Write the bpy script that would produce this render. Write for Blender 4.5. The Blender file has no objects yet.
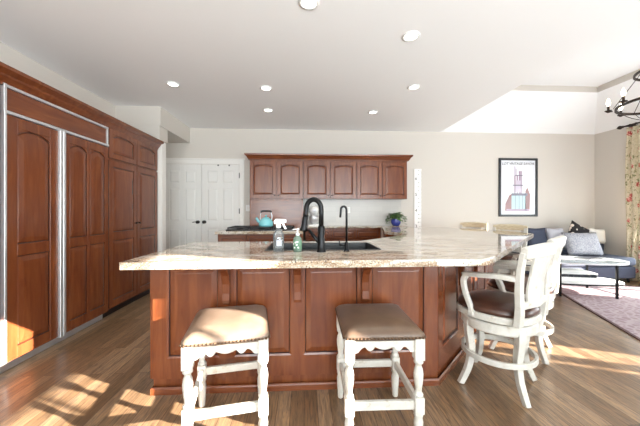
import bpy, bmesh, math, random
from mathutils import Vector, Matrix
from mathutils.geometry import tessellate_polygon
R = math.radians
PI = math.pi
random.seed(7)
SC = bpy.context.scene
COL = SC.collection

# ------------------------------------------------------------------ camera, world, sun, exposure
cam_d = bpy.data.cameras.new('camera')
cam = bpy.data.objects.new('camera', cam_d); COL.objects.link(cam)
cam.location = (0, 0, 1.21)
cam.rotation_euler = (R(90), 0, R(-3.2))
cam_d.sensor_width = 36; cam_d.lens = 36 * 284.4 / 640
cam_d.shift_y = -2.0 / 640
cam_d.clip_start = 0.05
SC.camera = cam
SC.view_settings.view_transform = 'Standard'
SC.view_settings.look = 'None'
SC.view_settings.gamma = 1
SC.view_settings.use_curve_mapping = False
SC.view_settings.exposure = 0.0
try:
    SC.cycles.use_denoising = True
    SC.cycles.max_bounces = 10
    SC.cycles.diffuse_bounces = 6
    SC.cycles.sample_clamp_indirect = 6
except Exception:
    pass

world = bpy.data.worlds.new('sky'); SC.world = world; world.use_nodes = True
wn = world.node_tree
sky = wn.nodes.new('ShaderNodeTexSky'); sky.sky_type = 'NISHITA'; sky.sun_disc = False
sky.sun_elevation = R(25); sky.sun_rotation = R(110)
wn.links.new(sky.outputs[0], wn.nodes['Background'].inputs[0])
wn.nodes['Background'].inputs[1].default_value = 0.25

SUN_DIR = Vector((-0.92, 0.385, -0.305)).normalized()
sd = bpy.data.lights.new('sun', 'SUN'); sd.energy = 58.0; sd.angle = R(0.6); sd.color = (1.0, 0.91, 0.80)
so = bpy.data.objects.new('sun', sd); COL.objects.link(so)
so.rotation_euler = SUN_DIR.to_track_quat('-Z', 'Y').to_euler()

def area_light(name, loc, direction, sx, sy, power, color=(1, 1, 1), spread=180):
    d = bpy.data.lights.new(name, 'AREA'); d.shape = 'RECTANGLE'; d.size = sx; d.size_y = sy
    d.energy = power; d.color = color; d.spread = R(spread)
    o = bpy.data.objects.new(name, d); COL.objects.link(o)
    o.location = loc; o.rotation_euler = Vector(direction).to_track_quat('-Z', 'Z').to_euler()
    return o
# area lamps standing in for window daylight; rear one tilted up to lift the ceiling
area_light('daylight_rear', (0.2, -3.85, 1.30), (0, 0.5, 1.0), 5.0, 2.3, 690, (0.86, 0.95, 1.0))
area_light('daylight_patio', (5.70, 3.6, 1.1), (-1, 0, 0.2), 1.6, 2.0, 70, (0.86, 0.95, 1.0))
area_light('daylight_nook', (5.70, 1.3, 1.1), (-1, 0.3, -0.15), 1.4, 1.9, 75, (0.86, 0.95, 1.0))  # lamp wider than its narrow opening, brightens the nook
area_light('ceiling_fill_side', (2.85, -1.6, 1.3), (-0.7, 0.6, 1.2), 2.4, 1.9, 190, (0.86, 0.95, 1.0))  # added fill lamp beside solid wall, aimed up to brighten the ceiling

# ------------------------------------------------------------------ materials
def lin(c):
    return tuple((x / 255 / 12.92) if x / 255 <= 0.04045 else ((x / 255 + 0.055) / 1.055) ** 2.4 for x in c) + (1,)
class Mat:
    def __init__(s, name, col=(200, 200, 200), rough=0.5, metal=0.0, **k):
        s.m = bpy.data.materials.new(name); s.m.use_nodes = True
        s.t = s.m.node_tree; s.b = s.t.nodes['Principled BSDF']
        s.b.inputs['Base Color'].default_value = lin(col)
        s.b.inputs['Roughness'].default_value = rough
        s.b.inputs['Metallic'].default_value = metal
        for a, v in k.items():
            s.b.inputs[a.replace('_', ' ')].default_value = v
    def n(s, typ, **k):
        nd = s.t.nodes.new('ShaderNode' + typ)
        for a, v in k.items():
            if a.startswith('i_'):
                nd.inputs[a[2:].replace('_', ' ')].default_value = v
            else:
                setattr(nd, a, v)
        return nd
    def l(s, a, b):
        s.t.links.new(a, b)
    def coord(s, scale=(1, 1, 1), rot=(0, 0, 0), loc=(0, 0, 0)):
        tc = s.n('TexCoord'); mp = s.n('Mapping')
        mp.inputs['Scale'].default_value = scale; mp.inputs['Rotation'].default_value = rot; mp.inputs['Location'].default_value = loc
        s.l(tc.outputs['Object'], mp.inputs['Vector'])
        return mp.outputs[0]
    def noise(s, vec, scale=5, detail=3, rough=0.5, dist=0.0):
        nd = s.n('TexNoise'); nd.inputs['Scale'].default_value = scale; nd.inputs['Detail'].default_value = detail
        nd.inputs['Roughness'].default_value = rough; nd.inputs['Distortion'].default_value = dist
        s.l(vec, nd.inputs['Vector'])
        return nd.outputs['Fac']
    def ramp(s, fac, stops, interp='LINEAR'):
        r = s.n('ValToRGB'); r.color_ramp.interpolation = interp
        e = r.color_ramp.elements
        while len(e) < len(stops): e.new(0.5)
        for el, (p, c) in zip(e, stops):
            el.position = p; el.color = lin(c) if len(c) == 3 else c
        s.l(fac, r.inputs[0])
        return r.outputs[0]
    def mix(s, fac, a, b, mode='MIX'):
        m = s.n('MixRGB', blend_type=mode)
        for v, i in ((fac, 0), (a, 1), (b, 2)):
            if isinstance(v, (int, float)): m.inputs[i].default_value = v
            elif isinstance(v, tuple): m.inputs[i].default_value = lin(v) if len(v) == 3 else v
            else: s.l(v, m.inputs[i])
        return m.outputs[0]
    def base(s, o): s.l(o, s.b.inputs['Base Color'])
    def bump(s, h, strength=0.2, dist=0.01):
        b = s.n('Bump'); b.inputs['Strength'].default_value = strength; b.inputs['Distance'].default_value = dist
        s.l(h, b.inputs['Height']); s.l(b.outputs[0], s.b.inputs['Normal'])

def wood(name, c1, c2, c3, scale, rough=0.27, coat=0.18):
    m = Mat(name, c2, rough, Coat_Weight=coat, Coat_Roughness=0.15)
    v = m.coord(scale)
    g = m.noise(v, 5, 4, 0.55, 0.8)
    c = m.ramp(g, [(0.3, c1), (0.52, c2), (0.75, c3)])
    v2 = m.coord((1, 1, 1))
    blot = m.noise(v2, 2.3, 2)
    c = m.mix(m.ramp(blot, [(0.35, (0, 0, 0)), (0.7, (255, 255, 255))]), c, m.mix(0.35, c, c1))
    m.base(c)
    return m.m
M = {}
M['cherry'] = wood('cherry_wood', (96, 47, 25), (113, 60, 32), (131, 74, 41), (4, 4, 0.5))
M['cherry_h'] = wood('cherry_wood_across', (96, 47, 25), (113, 60, 32), (131, 74, 41), (0.5, 4, 4))
M['glaze'] = Mat('cherry_glaze', (52, 20, 11), 0.45).m
M['dark_toe'] = Mat('toe_kick', (40, 24, 18), 0.6).m

def wall_paint(name, c):
    m = Mat(name, c, 0.85)
    v = m.coord((1, 1, 1)); m.bump(m.noise(v, 220, 2), 0.05, 0.002)
    return m.m
M['wall'] = wall_paint('wall_paint', (205, 199, 191))
M['ceiling'] = wall_paint('ceiling_paint', (243, 243, 243))
M['trim'] = Mat('trim_paint', (232, 229, 224), 0.45).m
M['door'] = Mat('door_paint', (226, 224, 220), 0.45).m
M['white'] = Mat('white_plastic', (240, 240, 238), 0.4).m

# oak floor, planks along y
m = Mat('oak_planks', (130, 95, 66), 0.33, Coat_Weight=0.25, Coat_Roughness=0.2)
v = m.coord((1, 1, 1), (0, 0, R(90)))
br = m.n('TexBrick', offset=0.37, offset_frequency=2)
br.inputs['Color1'].default_value = (0.1, 0.1, 0.1, 1); br.inputs['Color2'].default_value = (0.9, 0.9, 0.9, 1); br.inputs['Mortar'].default_value = (0.5, 0.5, 0.5, 1)
br.inputs['Scale'].default_value = 1; br.inputs['Mortar Size'].default_value = 0.0016; br.inputs['Brick Width'].default_value = 1.1; br.inputs['Row Height'].default_value = 0.083
m.l(v, br.inputs['Vector'])
tone = m.ramp(br.outputs['Color'], [(0.1, (118, 94, 70)), (0.5, (140, 116, 91)), (0.9, (162, 138, 112))])
gv = m.n('VectorMath', operation='ADD'); sc_ = m.n('VectorMath', operation='SCALE'); sc_.inputs['Scale'].default_value = 3.7
m.l(br.outputs['Color'], sc_.inputs[0]); m.l(m.coord((14, 1.1, 1)), gv.inputs[0]); m.l(sc_.outputs[0], gv.inputs[1])
grain = m.noise(gv.outputs[0], 4.5, 6, 0.62, 1.6)
gcol = m.ramp(grain, [(0.32, (82, 55, 36)), (0.47, (150, 150, 150)), (0.62, (205, 190, 170))])
c = m.mix(0.7, tone, gcol, 'OVERLAY')
fine = m.noise(m.coord((90, 3, 1)), 4, 3, 0.6)
c = m.mix(0.25, c, m.ramp(fine, [(0.35, (60, 40, 25)), (0.6, (190, 180, 170))]), 'OVERLAY')
c = m.mix(br.outputs['Fac'], c, (58, 38, 26))
m.base(c); m.bump(grain, 0.08, 0.003)
M['floor'] = m.m

# granite
m = Mat('granite', (200, 185, 160), 0.035, IOR=1.65)
v = m.coord((1, 1, 1))
flow = m.noise(m.coord((1.6, 4.0, 4.0), (0, 0, R(12))), 1.7, 5, 0.62, 1.4)
c = m.ramp(flow, [(0.30, (108, 80, 55)), (0.41, (146, 118, 90)), (0.50, (178, 159, 134)), (0.60, (202, 195, 186))])
sp = m.noise(v, 120, 4, 0.8)
c = m.mix(m.ramp(sp, [(0.52, (0, 0, 0)), (0.60, (255, 255, 255))]), c, (222, 218, 210))
sp2 = m.noise(v, 110, 4, 0.75, 0.4)
c = m.mix(m.ramp(sp2, [(0.40, (255, 255, 255)), (0.45, (0, 0, 0))]), c, (66, 52, 44))
big = m.noise(v, 38, 4, 0.75, 0.6)
c = m.mix(m.ramp(big, [(0.33, (255, 255, 255)), (0.38, (0, 0, 0))]), c, (72, 60, 54))
m.base(c)
M['granite'] = m.m
M['black'] = Mat('matte_black_metal', (22, 22, 24), 0.32, 0.6).m
M['sink'] = Mat('black_composite', (26, 27, 29), 0.45).m
M['steel'] = Mat('brushed_steel', (218, 220, 223), 0.36, 0.75).m
M['iron'] = Mat('dark_iron', (62, 52, 46), 0.5, 0.7).m
M['castiron'] = Mat('cast_iron', (28, 27, 27), 0.55).m
m = Mat('antique_white_paint', (232, 229, 221), 0.42)
nz = m.noise(m.coord(), 18, 4, 0.7)
m.base(m.ramp(nz, [(0.28, (164, 152, 132)), (0.40, (193, 188, 178)), (0.7, (203, 200, 193))])); M['antique'] = m.m
m = Mat('worn_cream_shaded', (205, 190, 160), 0.45)  # worn chair paint again, darker cream puts the shadow side into the colour
nz = m.noise(m.coord((2, 2, 8)), 12, 4, 0.6)
m.base(m.ramp(nz, [(0.3, (184, 164, 128)), (0.6, (212, 198, 170))])); M['cream'] = m.m
m = Mat('brown_leather', (112, 84, 62), 0.38)
nz = m.noise(m.coord(), 160, 3); m.bump(nz, 0.15, 0.002)
m.base(m.ramp(m.noise(m.coord(), 9, 3), [(0.3, (82, 64, 51)), (0.7, (104, 83, 66))])); M['leather'] = m.m
m = Mat('sunlit_leather', (190, 165, 138), 0.42)  # stool leather again, sunlight on the seat put into a lighter colour
m.bump(m.noise(m.coord(), 160, 3), 0.15, 0.002)
m.base(m.ramp(m.noise(m.coord(), 9, 3), [(0.3, (114, 96, 81)), (0.7, (132, 113, 97))])); M['tan'] = m.m
m = Mat('dark_leather', (66, 40, 30), 0.28)
m.bump(m.noise(m.coord(), 120, 3), 0.12, 0.002)
m.base(m.ramp(m.noise(m.coord(), 8, 3), [(0.3, (58, 34, 26)), (0.7, (84, 54, 42))])); M['darkleather'] = m.m
M['brass'] = Mat('nail_brass', (92, 72, 56), 0.35, 0.9).m
M['teal'] = Mat('turquoise_enamel', (118, 188, 196), 0.15).m
def clear(name, tint, alpha):
    mm = Mat(name, tint, 0.03, IOR=1.45)
    out = mm.t.nodes['Material Output']
    tr = mm.n('BsdfTransparent'); tr.inputs[0].default_value = lin(tint)
    gl = mm.n('BsdfGlossy'); gl.inputs['Roughness'].default_value = 0.03
    fr = mm.n('Fresnel'); fr.inputs[0].default_value = 1.45
    mx = mm.n('MixShader'); mm.l(fr.outputs[0], mx.inputs[0]); mm.l(tr.outputs[0], mx.inputs[1]); mm.l(gl.outputs[0], mx.inputs[2])
    mx2 = mm.n('MixShader'); mx2.inputs[0].default_value = alpha
    mm.l(mx.outputs[0], mx2.inputs[1]); mm.l(mm.b.outputs[0], mx2.inputs[2]); mm.l(mx2.outputs[0], out.inputs[0])
    return mm.m
M['clear'] = clear('clear_plastic', (232, 235, 236), 0.10)
M['pane'] = clear('window_glass', (255, 255, 255), 0.0)
M['tableglass'] = clear('table_glass', (225, 235, 238), 0.55)
M['greenliquid'] = clear('green_tinted_plastic', (165, 190, 172), 0.35)
M['labelgreen'] = Mat('green_label', (88, 122, 98), 0.5).m
M['labelgrey'] = Mat('grey_label', (165, 166, 172), 0.5).m
M['bluepot'] = Mat('blue_glaze', (52, 62, 140), 0.12).m
m = Mat('leaf_green', (72, 110, 52), 0.4)
m.base(m.ramp(m.noise(m.coord(), 30, 2), [(0.35, (40, 72, 34)), (0.6, (84, 122, 58)), (0.75, (168, 186, 120))])); M['leaf'] = m.m
M['slate'] = Mat('slate_upholstery', (78, 84, 100), 0.8).m
m = Mat('navy_upholstery', (58, 64, 82), 0.85); m.bump(m.noise(m.coord(), 300, 2), 0.2, 0.002); M['navy'] = m.m
m = Mat('grey_knit', (150, 152, 160), 0.9); m.bump(m.noise(m.coord(), 120, 2), 0.5, 0.004)
m.base(m.ramp(m.noise(m.coord(), 60, 3), [(0.35, (128, 130, 140)), (0.65, (172, 174, 180))])); M['knit'] = m.m
M['lightgrey'] = Mat('light_grey_fabric', (186, 186, 194), 0.9).m
m = Mat('black_floral_fabric', (26, 24, 26), 0.85)
vo = m.n('TexVoronoi'); vo.inputs['Scale'].default_value = 9; m.l(m.coord(), vo.inputs['Vector'])
m.base(m.ramp(vo.outputs['Distance'], [(0.0, (196, 130, 110)), (0.12, (226, 214, 204)), (0.24, (226, 214, 204)), (0.29, (26, 24, 26))])); M['floral'] = m.m
M['whitefabric'] = Mat('white_fabric', (224, 222, 216), 0.9).m
# rug
m = Mat('mauve_rug', (176, 156, 160), 0.95)
vo = m.n('TexVoronoi', feature='DISTANCE_TO_EDGE'); vo.inputs['Scale'].default_value = 13
m.l(m.coord(), vo.inputs['Vector'])
pat = m.ramp(vo.outputs['Distance'], [(0.0, (186, 172, 175)), (0.10, (182, 167, 171)), (0.18, (154, 134, 140))])
m.base(m.mix(m.noise(m.coord(), 26, 4, 0.7), pat, m.mix(0.5, pat, (128, 106, 113))))
m.bump(m.noise(m.coord(), 300, 2), 0.4, 0.004)
M['rug'] = m.m
M['rugedge'] = Mat('rug_binding', (92, 66, 66), 0.9).m
# floral curtain: columns of red roses and green sprays on cream linen
m = Mat('floral_curtain_fabric', (206, 194, 168), 0.9)
v = m.coord((1, 1, 1))
base = m.ramp(m.noise(v, 40, 3), [(0.3, (196, 182, 152)), (0.7, (214, 203, 178))])
vo = m.n('TexVoronoi'); vo.inputs['Scale'].default_value = 7.5; vo.inputs['Randomness'].default_value = 0.75; m.l(m.coord((1, 1, 0.9)), vo.inputs['Vector'])
warp = m.noise(v, 34, 3, 0.7)
ad = m.n('Math', operation='MULTIPLY_ADD'); ad.inputs[1].default_value = 0.5; m.l(warp, ad.inputs[0]); m.l(vo.outputs['Distance'], ad.inputs[2])
flower = m.ramp(ad.outputs[0], [(0.40, (255, 255, 255)), (0.52, (255, 255, 255)), (0.56, (0, 0, 0))])
pet = m.ramp(m.noise(v, 46, 3, 0.7), [(0.35, (150, 44, 44)), (0.5, (188, 84, 74)), (0.62, (228, 196, 182))])
c = m.mix(flower, base, pet)
gm = m.ramp(m.noise(m.coord((1, 1, 0.5), (0, 0.4, 0)), 26, 4, 0.7, 1.0), [(0.56, (0, 0, 0)), (0.60, (255, 255, 255))])
inv = m.mix(flower, gm, (0, 0, 0))
c = m.mix(inv, c, (124, 124, 84))
m.base(c); M['curtain'] = m.m
# tile backsplash
m = Mat('pale_tile', (196, 192, 186), 0.28)
bt = m.n('TexBrick', offset=0.5)
bt.inputs['Color1'].default_value = lin((198, 194, 188)); bt.inputs['Color2'].default_value = lin((190, 187, 182)); bt.inputs['Mortar'].default_value = lin((180, 176, 170))
bt.inputs['Scale'].default_value = 1; bt.inputs['Mortar Size'].default_value = 0.0015; bt.inputs['Brick Width'].default_value = 0.30; bt.inputs['Row Height'].default_value = 0.10
m.l(m.coord((1, 1, 1), (R(90), 0, 0)), bt.inputs['Vector']); m.base(bt.outputs['Color']); M['tile'] = m.m
def emis(name, c, s):
    mm = Mat(name, c, 0.5); mm.b.inputs['Emission Color'].default_value = lin(c); mm.b.inputs['Emission Strength'].default_value = s
    return mm.m
M['lamp'] = emis('can_light_lens', (255, 250, 240), 6)
M['bulb'] = emis('candle_bulb', (255, 236, 206), 9)
M['ink'] = Mat('black_ink', (30, 30, 32), 0.6).m
M['frame'] = Mat('black_frame', (44, 46, 50), 0.35).m
M['print'] = Mat('print_paper', (226, 228, 234), 0.12).m
for k, cc in dict(mauve=(160, 138, 156), aqua=(170, 196, 202), brickart=(140, 100, 98), greyart=(110, 108, 120), lilac=(198, 188, 204)).items():
    M[k] = Mat('print_' + k, cc, 0.15).m
M['ruler'] = Mat('ruler_white', (244, 243, 240), 0.5).m
M['rulerside'] = Mat('ruler_edge', (190, 160, 120), 0.6).m
M['paper'] = Mat('paper', (236, 236, 236), 0.5).m
M['charcoal'] = Mat('charcoal_cover', (52, 56, 64), 0.4).m

# ------------------------------------------------------------------ mesh helpers
class MB:
    def __init__(s):
        s.v = []; s.f = []; s.m = []; s.sm = []
    def add(s, vs, fs, m=0, smooth=False, mx=None):
        o = len(s.v)
        s.v += [tuple(mx @ Vector(p)) if mx is not None else tuple(p) for p in vs]
        for f in fs:
            s.f.append(tuple(i + o for i in f)); s.m.append(m); s.sm.append(smooth)
        return s
    def box(s, x0, x1, y0, y1, z0, z1, m=0, mx=None):
        vs = [(x0, y0, z0), (x1, y0, z0), (x1, y1, z0), (x0, y1, z0), (x0, y0, z1), (x1, y0, z1), (x1, y1, z1), (x0, y1, z1)]
        return s.add(vs, [(0, 3, 2, 1), (4, 5, 6, 7), (0, 1, 5, 4), (1, 2, 6, 5), (2, 3, 7, 6), (3, 0, 4, 7)], m, False, mx)
    def prism(s, poly, lo, hi, axis='z', m=0, mx=None, holes=(), top=True, bottom=True, smooth=False):
        """extrude a 2-d polygon; axis z: (x,y), axis y: (x,z), axis x: (y,z)"""
        def P(a, b, h):
            return {'z': (a, b, h), 'y': (a, h, b), 'x': (h, a, b)}[axis]
        loops = [list(poly)] + [list(h) for h in holes]
        flat = [p for L in loops for p in L]; n = len(flat)
        vs = [P(p[0], p[1], lo) for p in flat] + [P(p[0], p[1], hi) for p in flat]
        fs = []
        tri = tessellate_polygon([[Vector((p[0], p[1], 0)) for p in L] for L in loops]) if holes else None
        def area(L): return sum(L[i][0] * L[(i + 1) % len(L)][1] - L[(i + 1) % len(L)][0] * L[i][1] for i in range(len(L)))
        if holes:
            for t in tri:
                if bottom: fs.append(tuple(t))
                if top: fs.append(tuple(i + n for i in t))
        else:
            if bottom: fs.append(tuple(range(n - 1, -1, -1)))
            if top: fs.append(tuple(range(n, 2 * n)))
        o = 0
        for L in loops:
            k = len(L)
            for i in range(k):
                j = (i + 1) % k
                fs.append((o + i, o + j, o + j + n, o + i + n))
            o += k
        return s.add(vs, fs, m, smooth, mx)
    def lathe(s, prof, c=(0, 0, 0), seg=20, m=0, mx=None, smooth=True):
        vs = []; fs = []
        for r, z in prof:
            for k in range(seg):
                a = 2 * PI * k / seg
                vs.append((c[0] + r * math.cos(a), c[1] + r * math.sin(a), c[2] + z))
        for i in range(len(prof) - 1):
            for k in range(seg):
                k2 = (k + 1) % seg
                fs.append((i * seg + k, i * seg + k2, (i + 1) * seg + k2, (i + 1) * seg + k))
        fs.append(tuple(range(seg - 1, -1, -1))); e = (len(prof) - 1) * seg
        fs.append(tuple(range(e, e + seg)))
        return s.add(vs, fs, m, smooth, mx)
    def sweep(s, pts, prof, up=(0, 0, 1), m=0, scales=None, closed=False, smooth=False, caps=True, mx=None):
        """prof: list of (side, up) offsets"""
        P = [Vector(p) for p in pts]; n = len(P); k = len(prof); vs = []; fs = []
        U = Vector(up).normalized()
        for i in range(n):
            if closed: t = (P[(i + 1) % n] - P[i - 1])
            else: t = P[min(i + 1, n - 1)] - P[max(i - 1, 0)]
            t.normalize()
            side = t.cross(U)
            if side.length < 1e-4: side = t.cross(Vector((1, 0, 0)))
            side.normalize(); u2 = side.cross(t).normalized()
            sc = scales[i] if scales else 1
            if not isinstance(sc, (tuple, list)): sc = (sc, sc)
            for a, b in prof:
                vs.append(P[i] + side * a * sc[0] + u2 * b * sc[1])
        rng = n if closed else n - 1
        for i in range(rng):
            for j in range(k):
                j2 = (j + 1) % k; i2 = (i + 1) % n
                fs.append((i * k + j, i * k + j2, i2 * k + j2, i2 * k + j))
        if caps and not closed:
            fs.append(tuple(range(k - 1, -1, -1))); fs.append(tuple(range((n - 1) * k, n * k)))
        return s.add(vs, fs, m, smooth, mx)
    def tube(s, pts, r, seg=10, m=0, scales=None, closed=False, mx=None):
        prof = [(r * math.cos(2 * PI * k / seg), r * math.sin(2 * PI * k / seg)) for k in range(seg)]
        P = [Vector(p) for p in pts]
        # parallel transport frames
        n = len(P); vs = []; fs = []; u = None
        for i in range(n):
            t = (P[(i + 1) % n] - P[i - 1]) if closed else P[min(i + 1, n - 1)] - P[max(i - 1, 0)]
            t.normalize()
            if u is None:
                u = Vector((0, 0, 1)) if abs(t.z) < 0.9 else Vector((1, 0, 0))
            u = (u - t * u.dot(t)).normalized(); w = t.cross(u)
            sc = scales[i] if scales else 1
            for a, b in prof: vs.append(P[i] + (u * a + w * b) * sc)
        for i in range(n if closed else n - 1):
            for j in range(seg):
                j2 = (j + 1) % seg; i2 = (i + 1) % n
                fs.append((i * seg + j, i * seg + j2, i2 * seg + j2, i2 * seg + j))
        if not closed:
            fs.append(tuple(range(seg - 1, -1, -1))); fs.append(tuple(range((n - 1) * seg, n * seg)))
        return s.add(vs, fs, m, True, mx)
    def rings(s, rings, m=0, smooth=True, cap=(True, True), mx=None):
        k = len(rings[0]); vs = [p for r in rings for p in r]; fs = []
        for i in range(len(rings) - 1):
            for j in range(k):
                j2 = (j + 1) % k
                fs.append((i * k + j, i * k + j2, (i + 1) * k + j2, (i + 1) * k + j))
        if cap[0]: fs.append(tuple(range(k - 1, -1, -1)))
        if cap[1]: fs.append(tuple(range((len(rings) - 1) * k, len(rings) * k)))
        return s.add(vs, fs, m, smooth, mx)
    def build(s, name, mats, parent=None, loc=(0, 0, 0), rot=(0, 0, 0), bevel=0, seg=1, subsurf=0):
        me = bpy.data.meshes.new(name); me.from_pydata(s.v, [], s.f)
        for mm in (mats if isinstance(mats, (list, tuple)) else [mats]): me.materials.append(M[mm] if isinstance(mm, str) else mm)
        me.polygons.foreach_set('material_index', s.m)
        me.polygons.foreach_set('use_smooth', s.sm)
        bm = bmesh.new(); bm.from_mesh(me); bmesh.ops.recalc_face_normals(bm, faces=bm.faces); bm.to_mesh(me); bm.free()
        me.update()
        o = bpy.data.objects.new(name, me); COL.objects.link(o)
        o.location = loc; o.rotation_euler = rot
        if parent is not None: o.parent = parent
        if bevel:
            b = o.modifiers.new('bevel', 'BEVEL'); b.width = bevel; b.segments = seg; b.limit_method = 'ANGLE'; b.angle_limit = R(40)
        if subsurf:
            b = o.modifiers.new('subsurf', 'SUBSURF'); b.levels = subsurf; b.render_levels = subsurf
        return o
def tag(o, label=None, cat=None, group=None, kind=None):
    if label: o['label'] = label
    if cat: o['category'] = cat
    if group: o['group'] = group
    if kind: o['kind'] = kind
    return o
def thing(name, loc, rz, label, cat, group=None):
    o = bpy.data.objects.new(name, None); COL.objects.link(o); o.empty_display_size = 0.1
    o.location = loc; o.rotation_euler = (0, 0, rz)
    return tag(o, label, cat, group)
def struct(o): o['kind'] = 'structure'; return o
def dup(o, loc=None, rz=None, label=None):
    c = o.copy(); COL.objects.link(c)
    if loc is not None: c.location = loc
    if rz is not None: c.rotation_euler = (0, 0, rz)
    if label: c['label'] = label
    for ch in list(o.children):
        d = ch.copy(); COL.objects.link(d); d.parent = c; d.matrix_parent_inverse = ch.matrix_parent_inverse.copy()
        for g in list(ch.children):
            e = g.copy(); COL.objects.link(e); e.parent = d
    return c
def smooth_path(pts, n=6):
    P = [Vector(p) for p in pts]; out = []
    for i in range(len(P) - 1):
        a, b, c, d = P[max(i - 1, 0)], P[i], P[i + 1], P[min(i + 2, len(P) - 1)]
        for k in range(n):
            t = k / n
            out.append(0.5 * ((2 * b) + (c - a) * t + (2 * a - 5 * b + 4 * c - d) * t * t + (3 * b - a - 3 * c + d) * t ** 3))
    out.append(P[-1])
    return out
def rrect(x0, x1, y0, y1, r, n=5):
    out = []
    for cx, cy, a0 in ((x1 - r, y1 - r, 0), (x0 + r, y1 - r, 90), (x0 + r, y0 + r, 180), (x1 - r, y0 + r, 270)):
        for k in range(n + 1):
            a = R(a0 + 90 * k / n); out.append((cx + r * math.cos(a), cy + r * math.sin(a)))
    return out
RECT = lambda w, h: [(-w / 2, -h / 2), (w / 2, -h / 2), (w / 2, h / 2), (-w / 2, h / 2)]

def panel_door(w, h, cols, rows, t=0.02, arch=0.0, dep=0.008, field=0.032):
    """framed door, front at y=-t. cols [(x0,x1)], rows [(z0,z1,arched)]"""
    b = MB()
    b.box(0, w, -t + dep, 0, 0, h, 1)
    f0, f1 = -t, -t + dep
    xs = [0] + [q for c in cols for q in c] + [w]
    for i in range(0, len(xs), 2): b.box(xs[i], xs[i + 1], f0, f1, 0, h, 0)
    N = 12
    for (x0, x1) in cols:
        zs = [(0, None)]
        prev = 0
        for (z0, z1, ar) in rows:
            b.box(x0, x1, f0, f1, prev, z0, 0) if not ar or prev == 0 or True else None
            prev = z1
        last = rows[-1]
        b.box(x0, x1, f0, f1, last[1], h, 0)
        for (z0, z1, ar) in rows:
            rise = arch if ar else 0
            if rise:
                low = [(x0 + (x1 - x0) * k / N, z1 - rise * (abs(2 * k / N - 1)) ** 2.0) for k in range(N + 1)]
                b.prism(low + [(x1, z1), (x0, z1)] if low[-1][1] < z1 - 1e-6 else low, f0, f1, 'y', 0)
            def outline(g):
                a0, a1, c0, c1 = x0 + g, x1 - g, z0 + g, z1 - g
                o = [(a0, c0), (a1, c0)]
                for k in range(N, -1, -1):
                    o.append((a0 + (a1 - a0) * k / N, c1 - rise * (abs(2 * k / N - 1)) ** 2.0))
                return o
            g = min(field, (x1 - x0) * 0.25)
            L = [outline(0.007), outline(0.011), outline(g), outline(g + 0.003)]
            Y = [f1, f1 - dep * 0.45, f0 + 0.001, f0 + 0.0005]
            b.rings([[(x, y, z) for x, z in o] for o, y in zip(L, Y)], 0, False, (False, True))
    return b
def knob(parent, loc, axis='y', r=0.013, mat='black', name='knob'):
    b = MB()
    mx = Matrix.Rotation(R(90), 4, 'X') if axis == 'y' else Matrix.Identity(4)
    b.lathe([(0.005, 0), (0.005, 0.012), (r * 0.7, 0.014), (r, 0.02), (r * 0.9, 0.026), (r * 0.3, 0.029)], seg=12, mx=mx)
    return b.build(name, mat, parent, loc)

# ------------------------------------------------------------------ room shell
XL, XR, YB, YF, ZC = -2.74, 5.8, 5.37, -4.0, 2.74
XE, NY0 = 2.63, 1.0           # the breakfast nook's tray ceiling
struct(MB().box(XL - 0.1, XR + 0.1, YF - 0.1, YB + 0.1, -0.1, 0).build('floor', 'floor'))
struct(MB().box(XL - 0.1, XR + 0.2, YB, YB + 0.12, 0, 3.6).build('wall_back', 'wall'))
struct(MB().box(XL - 0.12, XL, YF, YB, 0, 3.0).build('wall_left', 'wall'))
# right wall: the nook's wall at XR, a return at YR, and a nearer unseen wall at XS, added to carry a sun opening
XS, YR = 2.90, 0.40
openings = [(XS, -0.30, 0.35, 0.95, 2.25), (XR, 0.51, 0.98, 0.0, 2.1), (XR, 3.08, 4.30, 0.0, 2.1)]   # (x, y0, y1, z0, z1); unseen, placed to steer the sun patches
def wall_x(name, x, y0, y1, ops):
    b = MB(); prev = y0
    for (_, a0, a1, z0, z1) in ops:
        b.box(x, x + 0.14, prev, a0, 0, 3.6)
        if z0 > 0: b.box(x, x + 0.14, a0, a1, 0, z0)
        b.box(x, x + 0.14, a0, a1, z1, 3.6); prev = a1
    b.box(x, x + 0.14, prev, y1, 0, 3.6)
    struct(b.build(name, 'wall'))
wall_x('wall_right', XR, YR, YB, openings[1:])
wall_x('wall_side', XS, YF, YR, openings[:1])
struct(MB().box(XS + 0.14, XR + 0.14, YR - 0.14, YR, 0, 3.6).build('wall_return', 'wall'))
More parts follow.
